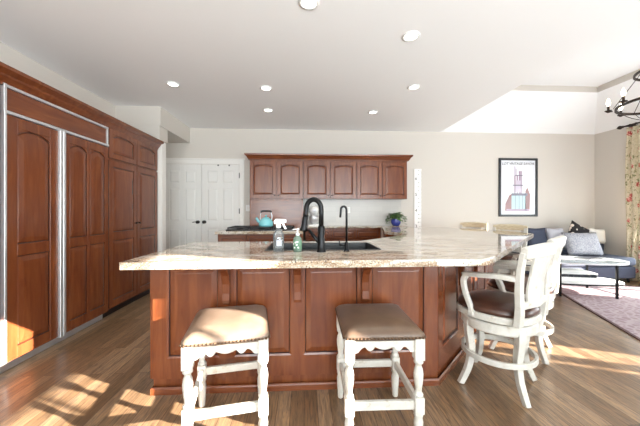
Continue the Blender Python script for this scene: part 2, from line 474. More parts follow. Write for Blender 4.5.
# rear wall: wide glazed opening
b = MB(); b.box(XL, -2.4, YF - 0.12, YF, 0, 3.0); b.box(2.7, XS, YF - 0.12, YF, 0, 3.0)
b.box(-2.4, 2.7, YF - 0.12, YF, 0, 0.25); b.box(-2.4, 2.7, YF - 0.12, YF, 2.6, 3.0)
struct(b.build('wall_rear', 'wall'))
b = MB()
for x in (-2.4, -0.72, 0.96, 2.64): b.box(x, x + 0.06, YF - 0.1, YF - 0.02, 0.25, 2.6)
b.box(-2.4, 2.7, YF - 0.1, YF - 0.02, 0.25, 0.32); b.box(-2.4, 2.7, YF - 0.1, YF - 0.02, 2.53, 2.6)
w0 = struct(b.build('window_1', 'trim'))
struct(MB().box(-2.34, 2.64, YF - 0.065, YF - 0.06, 0.32, 2.53).build('pane', 'pane', w0))
for i, (x, y0, y1, z0, z1) in enumerate(openings):
    b = MB(); t = 0.03
    b.box(x + 0.03, x + 0.09, y0, y0 + t, z0, z1); b.box(x + 0.03, x + 0.09, y1 - t, y1, z0, z1)
    b.box(x + 0.03, x + 0.09, y0, y1, z1 - t, z1); b.box(x + 0.03, x + 0.09, y0, y1, z0, z0 + t)
    if i == 0:  # bars set for the breaks they cut into the sunlight
        b.box(x + 0.04, x + 0.08, y0, y1, 1.54, 1.64); b.box(x + 0.05, x + 0.07, -0.02, 0.01, z0, z1)
    if i == 1: b.box(x + 0.02, x + 0.1, 0.60, 0.70, z0, z1)
    if i == 2:
        b.box(x + 0.03, x + 0.09, 3.64, 3.74, z0, z1)
        for z in (0.45, 1.0, 1.5): b.box(x + 0.05, x + 0.07, y0, y1, z, z + 0.025)
    w = struct(b.build('window_%d' % (i + 2), 'trim'))
    struct(MB().box(x + 0.058, x + 0.062, y0 + t, y1 - t, z0 + t, z1 - t).build('pane', 'pane', w))
# kitchen ceiling and tray ceiling over the nook
b = MB()
b.box(XL - 0.1, XE, YF - 0.1, YB + 0.05, ZC, ZC + 0.1)
b.box(XE, XR + 0.1, YR - 0.14, NY0, ZC, ZC + 0.1); b.box(XE, XS + 0.14, YF - 0.1, YR - 0.14, ZC, ZC + 0.1)
IN, RISE, BAND = 0.68, 0.54, 0.10
o4 = [(XE, NY0), (XR + 0.05, NY0), (XR + 0.05, YB + 0.05), (XE, YB + 0.05)]
o4 = [(XE, NY0), (XR, NY0), (XR, YB), (XE, YB)]
i4 = [(XE + IN, NY0 + IN), (XR - IN, NY0 + IN), (XR - IN, YB - IN), (XE + IN, YB - IN)]
vs = [(x, y, ZC) for x, y in o4] + [(x, y, ZC + RISE) for x, y in i4]
b.add(vs, [(k, (k + 1) % 4, 4 + (k + 1) % 4, 4 + k) for k in range(4)])
e = 0.025
j4 = [(XE + IN - e, NY0 + IN - e), (XR - IN + e, NY0 + IN - e), (XR - IN + e, YB - IN + e), (XE + IN - e, YB - IN + e)]
b.add([(x, y, ZC + RISE + BAND) for x, y in j4], [(0, 1, 2, 3)])
struct(b.build('ceiling', 'ceiling'))
b = MB()
b.add([(x, y, ZC + RISE) for x, y in i4] + [(x, y, ZC + RISE + BAND) for x, y in i4], [(k, (k + 1) % 4, 4 + (k + 1) % 4, 4 + k) for k in range(4)])
b.add([(x, y, ZC + RISE + BAND) for x, y in j4] + [(x, y, ZC + RISE + BAND) for x, y in i4], [(k, (k + 1) % 4, 4 + (k + 1) % 4, 4 + k) for k in range(4)])
struct(b.build('trim_1', 'wall'))
# soffit over the pantry end and the wall stub beside the pantry
struct(MB().box(XL, -2.10, 4.29, YB, 2.46, ZC).build('wall_soffit', 'wall'))
struct(MB().box(XL, -2.115, 4.291, 4.54, 2.262, 2.459).build('wall_bulkhead', 'wall'))
struct(MB().box(XL, -2.145, 4.43, 4.55, 0, 2.26).build('wall_stub', 'trim'))
struct(MB().box(2.9, XR, YB - 0.015, YB, 0, 0.11).build('baseboard_back', 'trim'))
struct(MB().box(XR - 0.015, XR, 4.36, YB - 0.02, 0, 0.11).build('baseboard_right', 'trim'))

# pantry double door in the back wall
dx0, dxm, dx1, dh = -2.56, -1.885, -1.20, 2.075
b = MB()
b.box(dx1, dx1 + 0.085, YB - 0.022, YB, 0, dh + 0.09); b.box(dx0 - 0.085, dx0, YB - 0.022, YB, 0, dh + 0.09)
b.box(dx0, dx1, YB - 0.022, YB, dh, dh + 0.09)
b.box(dx0 - 0.10, dx1 + 0.10, YB - 0.03, YB, dh + 0.085, dh + 0.105)
struct(b.build('trim_2', 'trim', bevel=0.004))
def leaf(x0, x1, n, hinge_right):
    w = x1 - x0 - 0.006
    s, mid = 0.10, 0.085
    cw = (w - 2 * s - mid) / 2
    cols = [(s, s + cw), (s + cw + mid, w - s)]
    rows = [(0.22, 0.88, False), (1.02, 1.62, False), (1.72, 1.95, False)]
    o = struct(panel_door(w, dh - 0.015, cols, rows, 0.020, 0, 0.014, 0.03).build('door_%d' % n, ['door', 'door'], None, (x0 + 0.003, YB - 0.002, 0.008), bevel=0.002))
    kx = w - 0.055 if not hinge_right else 0.055
    kb = MB(); mx = Matrix.Rotation(R(90), 4, 'X')
    kb.lathe([(0.03, 0), (0.03, 0.008), (0.012, 0.012), (0.012, 0.035), (0.026, 0.045), (0.031, 0.055), (0.026, 0.066), (0.008, 0.07)], seg=16, mx=mx)
    if not hinge_right: kb.sweep([(0, -0.045, 0), (-0.05, -0.05, 0.002), (-0.09, -0.045, -0.004)], RECT(0.012, 0.014))
    kb.build('door_knob', 'black', o, (kx, -0.020, 1.0))
    if hinge_right:
        for z in (0.25, 1.2, 1.86):
            MB().box(-0.008, 0.008, -0.012, 0, -0.05, 0.05).build('hinge', 'black', o, (w + 0.004, -0.010, z), bevel=0.002)
        for x in (0.30, 0.50):
            MB().box(-0.012, 0.012, -0.012, 0.0, -0.012, 0.012).build('latch', 'black', o, (x, -0.017, dh - 0.03))
leaf(dx0, dxm, 1, False); leaf(dxm, dx1, 2, True)

# recessed ceiling lights
cans = [((0.036, 2.083), 'recessed ceiling light nearest the camera above the island sink'),
        ((0.933, 2.438), 'recessed ceiling light above the right half of the island'),
        ((-1.577, 3.52), 'recessed ceiling light closest to the tall pantry cabinets'),
        ((-0.473, 3.57), 'recessed ceiling light over the aisle in front of the cooktop'),
        ((-0.546, 4.345), 'recessed ceiling light over the kettle and cooktop'),
        ((1.063, 4.343), 'recessed ceiling light above the right end of the wall cabinets'),
        ((1.354, 3.439), 'recessed ceiling light over the bend of the granite bar')]
for i, ((x, y), lab) in enumerate(cans):
    if i == 0:
        c0 = thing('recessed_light', (x, y, ZC), 0, lab, 'ceiling light', 'recessed ceiling lights')
        MB().lathe([(0.058, -0.001), (0.075, -0.001), (0.078, -0.006), (0.06, -0.010), (0.056, -0.004)], seg=28).build('trim_ring', 'white', c0)
        MB().lathe([(0.057, -0.002), (0.056, -0.005), (0.03, -0.006), (0.004, -0.0065)], seg=28).build('lens', 'lamp', c0)
    else:
        dup(c0, (x, y, ZC), 0, lab)
    d = bpy.data.lights.new('can_bulb', 'SPOT'); d.energy = 22; d.spot_size = R(120); d.spot_blend = 0.8; d.color = (1.0, 0.93, 0.82); d.shadow_soft_size = 0.05
    lo = bpy.data.objects.new('can_bulb', d); COL.objects.link(lo); lo.location = (x, y, ZC - 0.02)

# ------------------------------------------------------------------ tall cabinets on the left wall (front faces +x)
FX = -2.20          # plane of the door fronts
TOP = 2.26
def left_thing(name, y0, label, cat): return thing(name, (FX - 0.02, y0, 0), R(90), label, cat)   # local x = world y, local -y = world +x
DEP = abs(XL - (FX - 0.02)) - 0.005
# built-in panelled refrigerator
fr = left_thing('built_in_refrigerator', 2.205, 'wood-panelled built-in refrigerator with steel trim and wide grille panel on top', 'refrigerator')
FW = 1.12
b = MB(); b.box(0, FW, 0.0, DEP, 0.09, 2.15); b.build('body', 'cherry', fr)
MB().box(0.0, FW, 0.04, 0.05, 0, 0.09).build('toe_kick', 'steel', fr)
d = panel_door(0.43, 1.84, [(0.075, 0.355)], [(0.09, 0.93, False), (1.06, 1.76, True)], 0.026, 0.06, 0.011, 0.045)
tall = lambda w, cols: panel_door(w, 1.84, cols, [(0.09, 0.78, False), (0.87, 1.76, True)], 0.026, 0.045, 0.011, 0.045)
o = tall(0.445, [(0.085, 0.365)]).build('freezer_door', ['cherry', 'glaze'], fr, (0.018, 0, 0.085), bevel=0.002)
o = tall(0.585, [(0.06, 0.275), (0.315, 0.53)]).build('fridge_door', ['cherry', 'glaze'], fr, (0.53, 0, 0.085), bevel=0.002)
b = MB(); b.box(0.025, FW - 0.02, -0.012, 0, 1.965, 2.125); b.build('grille_panel', 'cherry_h', fr, bevel=0.002)
b = MB(); b.box(0.0, 0.022, -0.03, 0, 1.95, 2.15); b.box(FW - 0.018, FW, -0.024, 0, 1.95, 2.15); b.box(0, FW, -0.026, 0, 2.126, 2.148); b.box(0, FW, -0.032, 0, 1.932, 1.955)
b.box(0.0, 0.018, -0.034, 0, 0.09, 1.94); b.box(FW - 0.004, FW, -0.02, 0, 0.09, 1.94)
b.build('steel_trim', 'steel', fr, bevel=0.003)
b = MB(); b.box(0.463, 0.489, -0.046, 0, 0.075, 1.935); b.box(0.497, 0.527, -0.046, 0, 0.075, 1.935); b.build('steel_handle_strip', 'steel', fr, bevel=0.004)
# cabinet left of the refrigerator (towards the camera)
pc = left_thing('tall_cabinet', 1.55, 'tall cherry cabinet panel at the left edge of the photo before the refrigerator', 'cabinet')
b = MB(); b.box(0, 0.645, 0.0, DEP, 0.0, 2.16); b.build('body', 'cherry', pc)
panel_door(0.62, 2.0, [(0.07, 0.55)], [(0.08, 0.85, False), (0.94, 1.92, True)], 0.02, 0.05).build('door', ['cherry', 'glaze'], pc, (0.0, 0, 0.1), bevel=0.002)
# pantry
PY0, PY1 = 3.335, 4.42
pn = left_thing('pantry_cabinet', PY0, 'tall cherry pantry cabinet with four arched doors beside the white double door', 'cabinet')
W = PY1 - PY0
b = MB(); b.box(0, W, 0.0, DEP, 0.09, 2.16); b.build('body', 'cherry', pn)
MB().box(0.0, W, 0.05, 0.06, 0, 0.09).build('toe_kick', 'dark_toe', pn)
half = 0.545
for k, (x0, w) in enumerate(((0.012, half - 0.016), (half + 0.004, W - half - 0.016))):
    panel_door(w, 0.335, [(0.065, w - 0.065)], [(0.06, 0.28, True)], 0.02, 0.04, 0.010, 0.035).build('upper_door', ['cherry', 'glaze'], pn, (x0, 0, 1.815), bevel=0.002)
    dd = panel_door(w, 1.69, [(0.065, w - 0.065)], [(0.075, 0.76, False), (0.86, 1.615, False)], 0.02, 0, 0.009, 0.035).build('tall_door', ['cherry', 'glaze'], pn, (x0, 0, 0.105), bevel=0.002)
    knob(dd, (w - 0.03 if k == 0 else 0.03, -0.02, 0.95))
# crown moulding running over all the tall cabinets
prof = [(0, -0.10), (0.018, -0.10), (0.022, -0.08), (0.05, -0.045), (0.056, -0.03), (0.09, 0.0), (0.092, 0.025), (0, 0.025)]
b = MB()
b.prism([(-FX * -1 - 0.02 + a, 2.235 + c) for a, c in prof], 1.5, PY1 + 0.03, 'y')
b.box(XL + 0.005, FX - 0.02, 1.5, PY1 + 0.005, 2.165, 2.255)
struct(b.build('trim_3', 'cherry_h'))

# ------------------------------------------------------------------ back run
# wall cabinets
UX = [-0.954, -0.012, 0.938, 1.864]
UZ0, UZ1, UY = 1.425, 2.12, 5.06
labs = ['left pair of cherry wall cabinet doors above the kettle and wood panel', 'middle pair of cherry wall cabinet doors above the black gooseneck faucet', 'right pair of cherry wall cabinet doors above the potted plant']
for i in range(3):
    x0, x1 = UX[i], UX[i + 1]; w = x1 - x0
    t = thing('wall_cabinet', (x0, UY, UZ0), 0, labs[i], 'cabinet', 'wall cabinets on the back wall')
    MB().box(0.001, w - 0.001, 0, YB - UY - 0.002, 0, UZ1 - UZ0).build('body', 'cherry', t)
    dw = (w - 0.03) / 2
    for k in range(2):
        xx = 0.008 + k * (dw + 0.014)
        dd = panel_door(dw, 0.645, [(0.058, dw - 0.058)], [(0.065, 0.592, True)], 0.02, 0.032, 0.010, 0.028).build('door', ['cherry', 'glaze'], t, (xx, 0, 0.012), bevel=0.002)
        knob(dd, (dw - 0.028 if k == 0 else 0.028, -0.02, 0.05), r=0.012)
b = MB()
pr = [(0, -0.075), (-0.02, -0.075), (-0.024, -0.06), (-0.03, -0.055), (-0.05, -0.02), (-0.075, 0.0), (-0.08, 0.025), (0, 0.025)]
cx0, cx1, cz = UX[0], UX[3], 2.185
rows_ = []
for a, c in pr:
    rows_.append([(cx0 + a, YB - 0.002, cz + c), (cx0 + a, UY - 0.02 + a, cz + c), (cx1 - a, UY - 0.02 + a, cz + c), (cx1 - a, YB - 0.002, cz + c)])
k = len(rows_); vs = [p for r in rows_ for p in r]; fs = []
for i in range(k):
    for j in range(3):
        a0, b0 = i * 4 + j, ((i + 1) % k) * 4 + j
        fs.append((a0, a0 + 1, b0 + 1, b0))
fs.append(tuple(i * 4 for i in range(k))); fs.append(tuple(i * 4 + 3 for i in range(k)))
b.add(vs, fs)
struct(b.build('trim_4', 'cherry_h'))
# appliance garage with a sliding panel under the left wall cabinet
CT = 0.93
g = thing('appliance_garage', (-0.954, 5.05, CT), 0, 'closed cherry wood panel cupboard between the counter and left wall cabinets', 'cabinet')
b = MB(); b.box(0, 0.022, 0, 0.318, 0, 0.49); b.box(0.90, 0.938, 0, 0.318, 0, 0.49); b.box(0, 0.938, 0, 0.318, 0.465, 0.493); b.build('frame', 'cherry', g, bevel=0.002)
b = MB(); b.box(0.022, 0.90, 0.012, 0.03, 0.0, 0.465); b.box(0.022, 0.90, 0.004, 0.012, 0.43, 0.465); b.build('sliding_panel', 'cherry_h', g)
# backsplash tile field
bs = MB().box(-0.012, 1.86, YB - 0.01, YB - 0.001, CT + 0.001, UZ0 - 0.002).build('trim_5', 'tile'); struct(bs)
# cooktop cabinet and counter
ck = thing('cooktop_cabinet', (-1.19, 3.98, 0), 0, 'cherry base cabinet under the gas cooktop in front of the white door', 'cabinet')
CW = 1.17
b = MB(); b.box(0, CW, 0.02, 1.05, 0.09, CT - 0.041); b.box(0.02, CW - 0.02, 0.08, 1.0, 0, 0.09, 1); b.build('body', ['cherry', 'dark_toe'], ck)
for k in range(3):
    w = (CW - 0.05) / 3
    panel_door(w, 0.14, [(0.035, w - 0.035)], [(0.03, 0.11, False)], 0.02, 0, 0.006, 0.015).build('drawer', ['cherry_h', 'glaze'], ck, (0.015 + k * (w + 0.01), 0.02, 0.73), bevel=0.002)
    panel_door(w, 0.60, [(0.06, w - 0.06)], [(0.06, 0.54, True)], 0.02, 0.03).build('door', ['cherry', 'glaze'], ck, (0.015 + k * (w + 0.01), 0.02, 0.11), bevel=0.002)
tag(MB().box(-1.22, -0.014, 3.95, YB - 0.003, CT - 0.04, CT).build('countertop', 'granite', bevel=0.006, seg=2), 'granite countertop slab carrying the gas cooktop and kettle', 'countertop')
# gas cooktop
ct = thing('gas_cooktop', (-1.12, 4.12, CT), 0, 'black gas cooktop with cast iron grates set in the rear counter', 'cooktop')
b = MB(); b.prism(rrect(0, 0.98, 0, 0.52, 0.02), 0.0, 0.014); b.build('glass_plate', 'black', ct)
for k in range(3):
    x0 = 0.02 + k * 0.317; b = MB()
    for a in (0, 0.29): b.box(x0 + a, x0 + a + 0.014, 0.03, 0.49, 0.03, 0.046)
    for yy in (0.03, 0.13, 0.255, 0.38, 0.476): b.box(x0, x0 + 0.304, yy, yy + 0.014, 0.03, 0.046)
    for a in (0, 0.29):
        for yy in (0.03, 0.476): b.box(x0 + a, x0 + a + 0.014, yy, yy + 0.014, 0.014, 0.03)
    b.box(x0 + 0.145, x0 + 0.159, 0.03, 0.49, 0.03, 0.046)
    b.build('grate', 'castiron', ct)
    for yy in (0.14, 0.37): MB().lathe([(0.05, 0.014), (0.05, 0.022), (0.034, 0.026), (0.01, 0.028)], (x0 + 0.152, yy, 0), 16).build('burner', 'black', ct)
# kettle
kt = thing('tea_kettle', (-0.57, 4.30, CT + 0.0465), 0, 'turquoise enamel tea kettle with black handle standing on the cooktop', 'kettle')
b = MB(); b.lathe([(0.088, 0), (0.104, 0.008), (0.108, 0.035), (0.102, 0.07), (0.082, 0.105), (0.05, 0.128), (0.03, 0.133)], seg=28); b.build('body', 'teal', kt)
b = MB(); b.lathe([(0.045, 0.129), (0.044, 0.135), (0.02, 0.142), (0.008, 0.144), (0.008, 0.152), (0.016, 0.158), (0.014, 0.17), (0.004, 0.173)], seg=18); b.build('lid', 'teal', kt)
b = MB(); b.tube(smooth_path([(-0.085, 0, 0.06), (-0.118, 0, 0.085), (-0.135, 0, 0.115), (-0.15, 0, 0.125)]), 0.02, 12, scales=None); b.build('spout', 'teal', kt)
for sx in (-1, 1): MB().tube(smooth_path([(sx * 0.085, 0, 0.10), (sx * 0.088, 0, 0.16), (sx * 0.07, 0, 0.225)]), 0.006, 8).build('handle_bracket', 'steel', kt)
b = MB(); b.tube(smooth_path([(-0.078, 0, 0.215), (-0.05, 0, 0.232), (0.05, 0, 0.232), (0.078, 0, 0.215)]), 0.014, 10); b.build('handle', 'black', kt)
# shallow cabinets right of the garage
rb = thing('base_cabinet', (0.02, 5.03, 0), 0, 'row of cherry base cabinet doors below the backsplash, behind the sink', 'cabinet')
b = MB(); b.box(0, 1.36, 0.02, 0.335, 0.09, CT - 0.023); b.box(0, 1.36, 0.06, 0.33, 0, 0.09, 1); b.build('body', ['cherry', 'dark_toe'], rb)
for k in range(3):
    w = 0.435
    panel_door(w, 0.155, [(0.04, w - 0.04)], [(0.03, 0.125, False)], 0.02, 0, 0.006, 0.015).build('drawer', ['cherry_h', 'glaze'], rb, (0.012 + k * 0.449, 0.02, 0.715), bevel=0.002)
    panel_door(w, 0.59, [(0.06, w - 0.06)], [(0.06, 0.53, True)], 0.02, 0.03).build('door', ['cherry', 'glaze'], rb, (0.012 + k * 0.449, 0.02, 0.11), bevel=0.002)
tag(MB().box(-0.012, 1.86, 5.005, YB - 0.012, CT - 0.022, CT + 0.004).build('countertop', 'granite', bevel=0.005), 'narrow pale countertop below the tile backsplash under the potted plant', 'countertop')
# outlet and switch
def plate(loc, label, n):
    t = thing(n, loc, 0, label, 'wall plate')
    MB().box(-0.037, 0.037, -0.006, 0, -0.058, 0.058).build('cover_plate', 'white', t, bevel=0.002)
    b = MB()
    if n == 'light_switch': b.box(-0.012, 0.012, -0.011, -0.006, -0.03, 0.03)
    else:
        for z in (-0.022, 0.022): b.box(-0.017, 0.017, -0.008, -0.006, z - 0.014, z + 0.014)
    b.build('rocker' if n == 'light_switch' else 'socket', 'trim', t)
plate((-1.045, YB, 1.265), 'white light switch plate between the double door and wood panel', 'light_switch')
plate((0.834, YB - 0.0105, 1.23), 'white outlet plate on the tile backsplash behind the slim faucet', 'outlet')
# white mixer seen through the faucet arch
mxr = thing('stand_mixer', (0.18, 5.19, CT + 0.004), 0, 'white countertop mixer seen through the arch of the gooseneck faucet', 'appliance')
b = MB(); b.prism(rrect(-0.11, 0.11, -0.15, 0.14, 0.05), 0, 0.035); b.build('base', 'white', mxr, bevel=0.006)
b = MB(); b.sweep([(0, 0.09, 0.03), (0, 0.10, 0.15), (0, 0.08, 0.25)], [(0.05 * math.cos(2 * PI * k / 12), 0.04 * math.sin(2 * PI * k / 12)) for k in range(12)], up=(0, 1, 0), smooth=True, scales=[1.3, 1, 1.1]); b.build('column', 'white', mxr)
b = MB(); mxx = Matrix.Translation((0, 0, 0.29)) @ Matrix.Rotation(R(90), 4, 'X')
b.lathe([(0.03, -0.14), (0.062, -0.12), (0.078, -0.04), (0.08, 0.04), (0.072, 0.11), (0.052, 0.145), (0.04, 0.15)], seg=22, mx=mxx); b.build('motor_head', 'white', mxr)
b = MB(); b.lathe([(0.036, 0.150), (0.036, 0.158), (0.012, 0.162)], seg=18, mx=mxx); b.build('hub_cap', 'steel', mxr)
b = MB(); b.lathe([(0.045, 0.036), (0.05, 0.045), (0.075, 0.08), (0.09, 0.14), (0.093, 0.185), (0.088, 0.185), (0.07, 0.08), (0.03, 0.06)], (0, -0.055, 0), 22); b.build('bowl', 'steel', mxr)
# plant
pl = thing('potted_plant', (1.70, 5.19, CT + 0.004), 0, 'leafy green houseplant in a glossy blue pot on the rear counter', 'plant')
b = MB(); b.lathe([(0.045, 0), (0.06, 0.004), (0.085, 0.05), (0.09, 0.095), (0.078, 0.125), (0.082, 0.135), (0.074, 0.135), (0.07, 0.115), (0.01, 0.112)], seg=24); b.build('pot', 'bluepot', pl)
b = MB(); rnd = random.Random(3)
for k in range(95):
    a = rnd.uniform(0, 2 * PI); rr = rnd.uniform(0.02, 0.17) ; el = rnd.uniform(0.0, 1.0)
    droop = rr > 0.11 and rnd.random() < 0.5
    p = Vector((rr * math.cos(a), min(0.13, rr * math.sin(a) * 0.8), 0.14 + 0.14 * el * (1 - rr / 0.25) - (rnd.uniform(0.04, 0.11) if droop else 0)))
    dirv = Vector((math.cos(a), math.sin(a) * 0.8, rnd.uniform(-0.7, 0.5))).normalized()
    L, Wd = rnd.uniform(0.05, 0.085), rnd.uniform(0.022, 0.034)
    side = dirv.cross(Vector((0, 0, 1))).normalized(); nrm = side.cross(dirv)
    q = [p, p + dirv * L * 0.35 + side * Wd, p + dirv * L * 0.75 + side * Wd * 0.7, p + dirv * L - nrm * 0.012, p + dirv * L * 0.75 - side * Wd * 0.7, p + dirv * L * 0.35 - side * Wd]
    c_ = p + dirv * L * 0.45 - nrm * 0.008
    q = [Vector((v_.x, min(v_.y, 0.155), max(v_.z, 0.01))) for v_ in q]; c_.y = min(c_.y, 0.15)
    b.add(q + [c_], [(i, (i + 1) % 6, 6) for i in range(6)])
    b.tube([(p.x * 0.15, p.y * 0.15, 0.115), (p.x * 0.6, p.y * 0.6, p.z * 0.6 + 0.06), tuple(p)], 0.0018, 4)
b.build('foliage', 'leaf', pl)

# ------------------------------------------------------------------ island and angled bar
# countertop
def arc(cx, cy, r, a0, a1, n=6): return [(cx + r * math.cos(R(a0 + (a1 - a0) * k / n)), cy + r * math.sin(R(a0 + (a1 - a0) * k / n))) for k in range(n + 1)]
outer = [(-1.01, 1.61), (-1.0, 1.60)] + [(0.98, 1.60), (1.04, 1.605), (1.10, 1.63), (1.15, 1.67)] + [(2.78, 3.30), (2.83, 3.37), (2.85, 3.45), (2.85, 3.95), (2.83, 4.03), (2.36, 4.68), (2.28, 4.73), (2.18, 4.75)]
outer += [(1.875, 4.75), (1.875, 5.0), (1.38, 5.0), (1.12, 3.92), (1.27, 3.39), (0.52, 2.64), (-1.01, 2.64)]
SX0, SX1, SY0, SY1 = -0.27, 0.55, 2.03, 2.46
hole = rrect(SX0, SX1, SY0, SY1, 0.03, 3)
b = MB(); b.prism(outer, CT - 0.042, CT, 'z', holes=[hole])
tag(b.build('countertop', 'granite', bevel=0.006, seg=2), 'polished speckled granite island countertop with black sink and angled bar end', 'countertop')
# base
isl = thing('kitchen_island', (0, 0, 0), 0, 'cherry panelled kitchen island with corbels under the granite top', 'kitchen island')
IF = 1.93
base = [(-1.0, IF + 0.02), (0.935, IF + 0.02), (2.44, 3.455), (2.44, 4.0), (2.15, 4.45), (1.86, 4.5), (1.86, 4.98), (1.40, 4.98), (1.15, 3.92), (1.30, 3.42), (0.505, 2.61), (-1.0, 2.61)]
b = MB(); b.prism(base, 0.0, CT - 0.043, 'z', top=False); b.build('body', 'cherry', isl)
# front panelling
b = MB()
def raised(bb, x0, x1, z0, z1, y, mx=None):
    """frame-and-panel section in the x-z plane facing -y"""
    g = [0.0, 0.012, 0.018, 0.05, 0.053]; Y = [y, y + 0.004, y + 0.012, y + 0.003, y + 0.0025]
    L = [[(x0 + q, yy, z0 + q), (x1 - q, yy, z0 + q), (x1 - q, yy, z1 - q), (x0 + q, yy, z1 - q)] for q, yy in zip(g, Y)]
    bb.rings(L[:2], 0, False, (False, False), mx); bb.rings(L[1:3], 1, False, (False, False), mx); bb.rings(L[2:], 0, False, (False, True), mx)
def face_frame(bb, xs, z0, z1, h0, h1, y, mx=None):
    """stiles and rails around panels xs=[(x0,x1)...] spanning from h0 to h1"""
    lo, hi = h0, h1
    ends = [xs[0][0] - 0.09] + [q for p in xs for q in p] + [xs[-1][1] + 0.09]
    for i in range(0, len(ends), 2): bb.box(ends[i], ends[i + 1], y, y + 0.018, z0, z1, 0, mx)
    for (x0, x1) in xs:
        bb.box(x0, x1, y, y + 0.018, z0, lo, 0, mx); bb.box(x0, x1, y, y + 0.018, hi, z1, 0, mx)
        raised(bb, x0, x1, lo, hi, y, mx)
pan = [(-0.905, -0.565), (-0.465, -0.085), (-0.005, 0.375), (0.455, 0.845)]
face_frame(b, pan, 0.10, CT - 0.045, 0.235, 0.845, IF)
b.build('front_panelling', ['cherry', 'glaze'], isl, bevel=0.0)
b = MB()
mx45 = Matrix.Translation((0.935, IF + 0.0, 0)) @ Matrix.Rotation(R(45), 4, 'Z')
pan2 = [(0.085, 0.46), (0.56, 0.93), (1.03, 1.40), (1.50, 1.86)]
face_frame(b, pan2, 0.10, CT - 0.045, 0.235, 0.845, 0.0, mx45)
b.build('angled_panelling', ['cherry', 'glaze'], isl)
b = MB()
ins = [(-0.93, -0.30), (-0.26, 0.06), (0.10, 0.42)]
mxb = Matrix.Translation((0, 2.61, 0)) @ Matrix.Rotation(R(180), 4, 'Z')
face_frame(b, [(-x1, -x0) for x0, x1 in ins[::-1]], 0.10, CT - 0.045, 0.2, 0.82, -0.016, mxb)
b.build('aisle_panelling', ['cherry', 'glaze'], isl)
# left end panel
b = MB(); mxl = Matrix.Translation((-1.0, 2.61, 0)) @ Matrix.Rotation(R(-90), 4, 'Z')
face_frame(b, [(0.09, 0.58)], 0.10, CT - 0.045, 0.235, 0.845, -0.016, mxl)
b.build('end_panelling', ['cherry', 'glaze'], isl)
# base moulding following the visible faces
b = MB()
mp = [(-1.001, 2.61), (-1.001, IF - 0.001), (0.935, IF - 0.001), (2.46, 3.45)]
prof = [(0.0, 0.0), (0.007, 0.0), (0.007, 0.035), (0.004, 0.044), (0.0, 0.048)]
def mitre(poly, prof):
    P = [Vector((p[0], p[1], 0)) for p in poly]; rings = []
    for i, p in enumerate(P):
        d0 = (P[i] - P[i - 1]).normalized() if i else None
        d1 = (P[i + 1] - P[i]).normalized() if i < len(P) - 1 else None
        n0 = Vector((d0.y, -d0.x, 0)) if d0 else None; n1 = Vector((d1.y, -d1.x, 0)) if d1 else None
        if n0 and n1:
            nn = (n0 + n1).normalized(); nn = nn / nn.dot(n0)
        else: nn = n0 or n1
        # outward is to the right of the walk direction
        rings.append([tuple(p + nn * a + Vector((0, 0, z))) for a, z in prof])
    return rings
b.rings([list(r) for r in mitre(mp, prof)], 0, False)
b.build('base_moulding', 'cherry_h', isl)
# corbels under the overhang
def corbel_mesh():
    bb = MB()
    side = [(0, 0), (0, -0.29), (-0.02, -0.29), (-0.03, -0.27), (-0.026, -0.22), (-0.03, -0.16), (-0.05, -0.10), (-0.09, -0.06), (-0.12, -0.045), (-0.125, -0.02), (-0.125, 0)]
    bb.prism([(y, z) for y, z in side], -0.025, 0.025, 'x')
    bb.box(-0.034, 0.034, -0.135, 0, -0.014, 0)
    return bb
for x in (-0.515, -0.045, 0.415):
    corbel_mesh().build('corbel', 'cherry', isl, (x, IF - 0.0005, CT - 0.043), bevel=0.004, seg=2)
for s_ in (0.51, 0.98):
    p = mx45 @ Vector((s_, -0.0005, CT - 0.043))
    corbel_mesh().build('corbel', 'cherry', isl, tuple(p), (0, 0, R(45)), bevel=0.004, seg=2)

# sink
sk = thing('sink', (0, 0, CT), 0, 'black double sink sunk into the island granite', 'sink')
b = MB()
b.rings([[(x, y, z) for x, y in rrect(SX0 - d, SX1 + d, SY0 - d, SY1 + d, 0.03, 3)] for d, z in ((0.012, 0.0005), (0.010, 0.005), (-0.002, 0.005), (-0.006, -0.01), (-0.02, -0.23), (-0.05, -0.24))], 0, False, (False, True))
b.build('basin', 'sink', sk)
b = MB(); b.box(0.14, 0.165, SY0 + 0.012, SY1 - 0.012, -0.232, -0.03); b.build('divider', 'sink', sk, bevel=0.006)
for x in (-0.06, 0.35): MB().lathe([(0.045, -0.2395), (0.045, -0.2365), (0.02, -0.238), (0.004, -0.2385)], (x, 2.25, 0), 18).build('drain', 'steel', sk)
# pull-down faucet
fa = thing('kitchen_faucet', (0.118, 1.955, CT), R(-20), 'tall black gooseneck pull-down faucet standing by the island sink', 'faucet')
b = MB(); b.lathe([(0.034, 0), (0.034, 0.006), (0.028, 0.010), (0.025, 0.04), (0.024, 0.17), (0.019, 0.18)], seg=20); b.build('body', 'black', fa)
ar = [(0, 0, 0.17), (0, 0, 0.27)] + [(-0.055 + 0.055 * math.cos(R(a)), 0, 0.29 + 0.07 * math.sin(R(a))) for a in range(0, 181, 15)] + [(-0.112, 0, 0.26), (-0.115, 0, 0.24)]
b = MB(); b.tube(ar, 0.0175, 12); b.build('spout', 'black', fa)
b = MB(); b.lathe([(0.017, 0), (0.021, -0.01), (0.021, -0.07), (0.027, -0.09), (0.027, -0.105), (0.01, -0.107)], seg=16, mx=Matrix.Translation((-0.115, 0, 0.245)) @ Matrix.Rotation(R(8), 4, 'Y')); b.build('spray_head', 'black', fa)
b = MB(); b.tube([(-0.005, 0, 0.055), (-0.05, 0.0, 0.10), (-0.09, 0.0, 0.15)], 0.011, 10, scales=[1.5, 1.2, 0.8]); b.build('lever', 'black', fa)
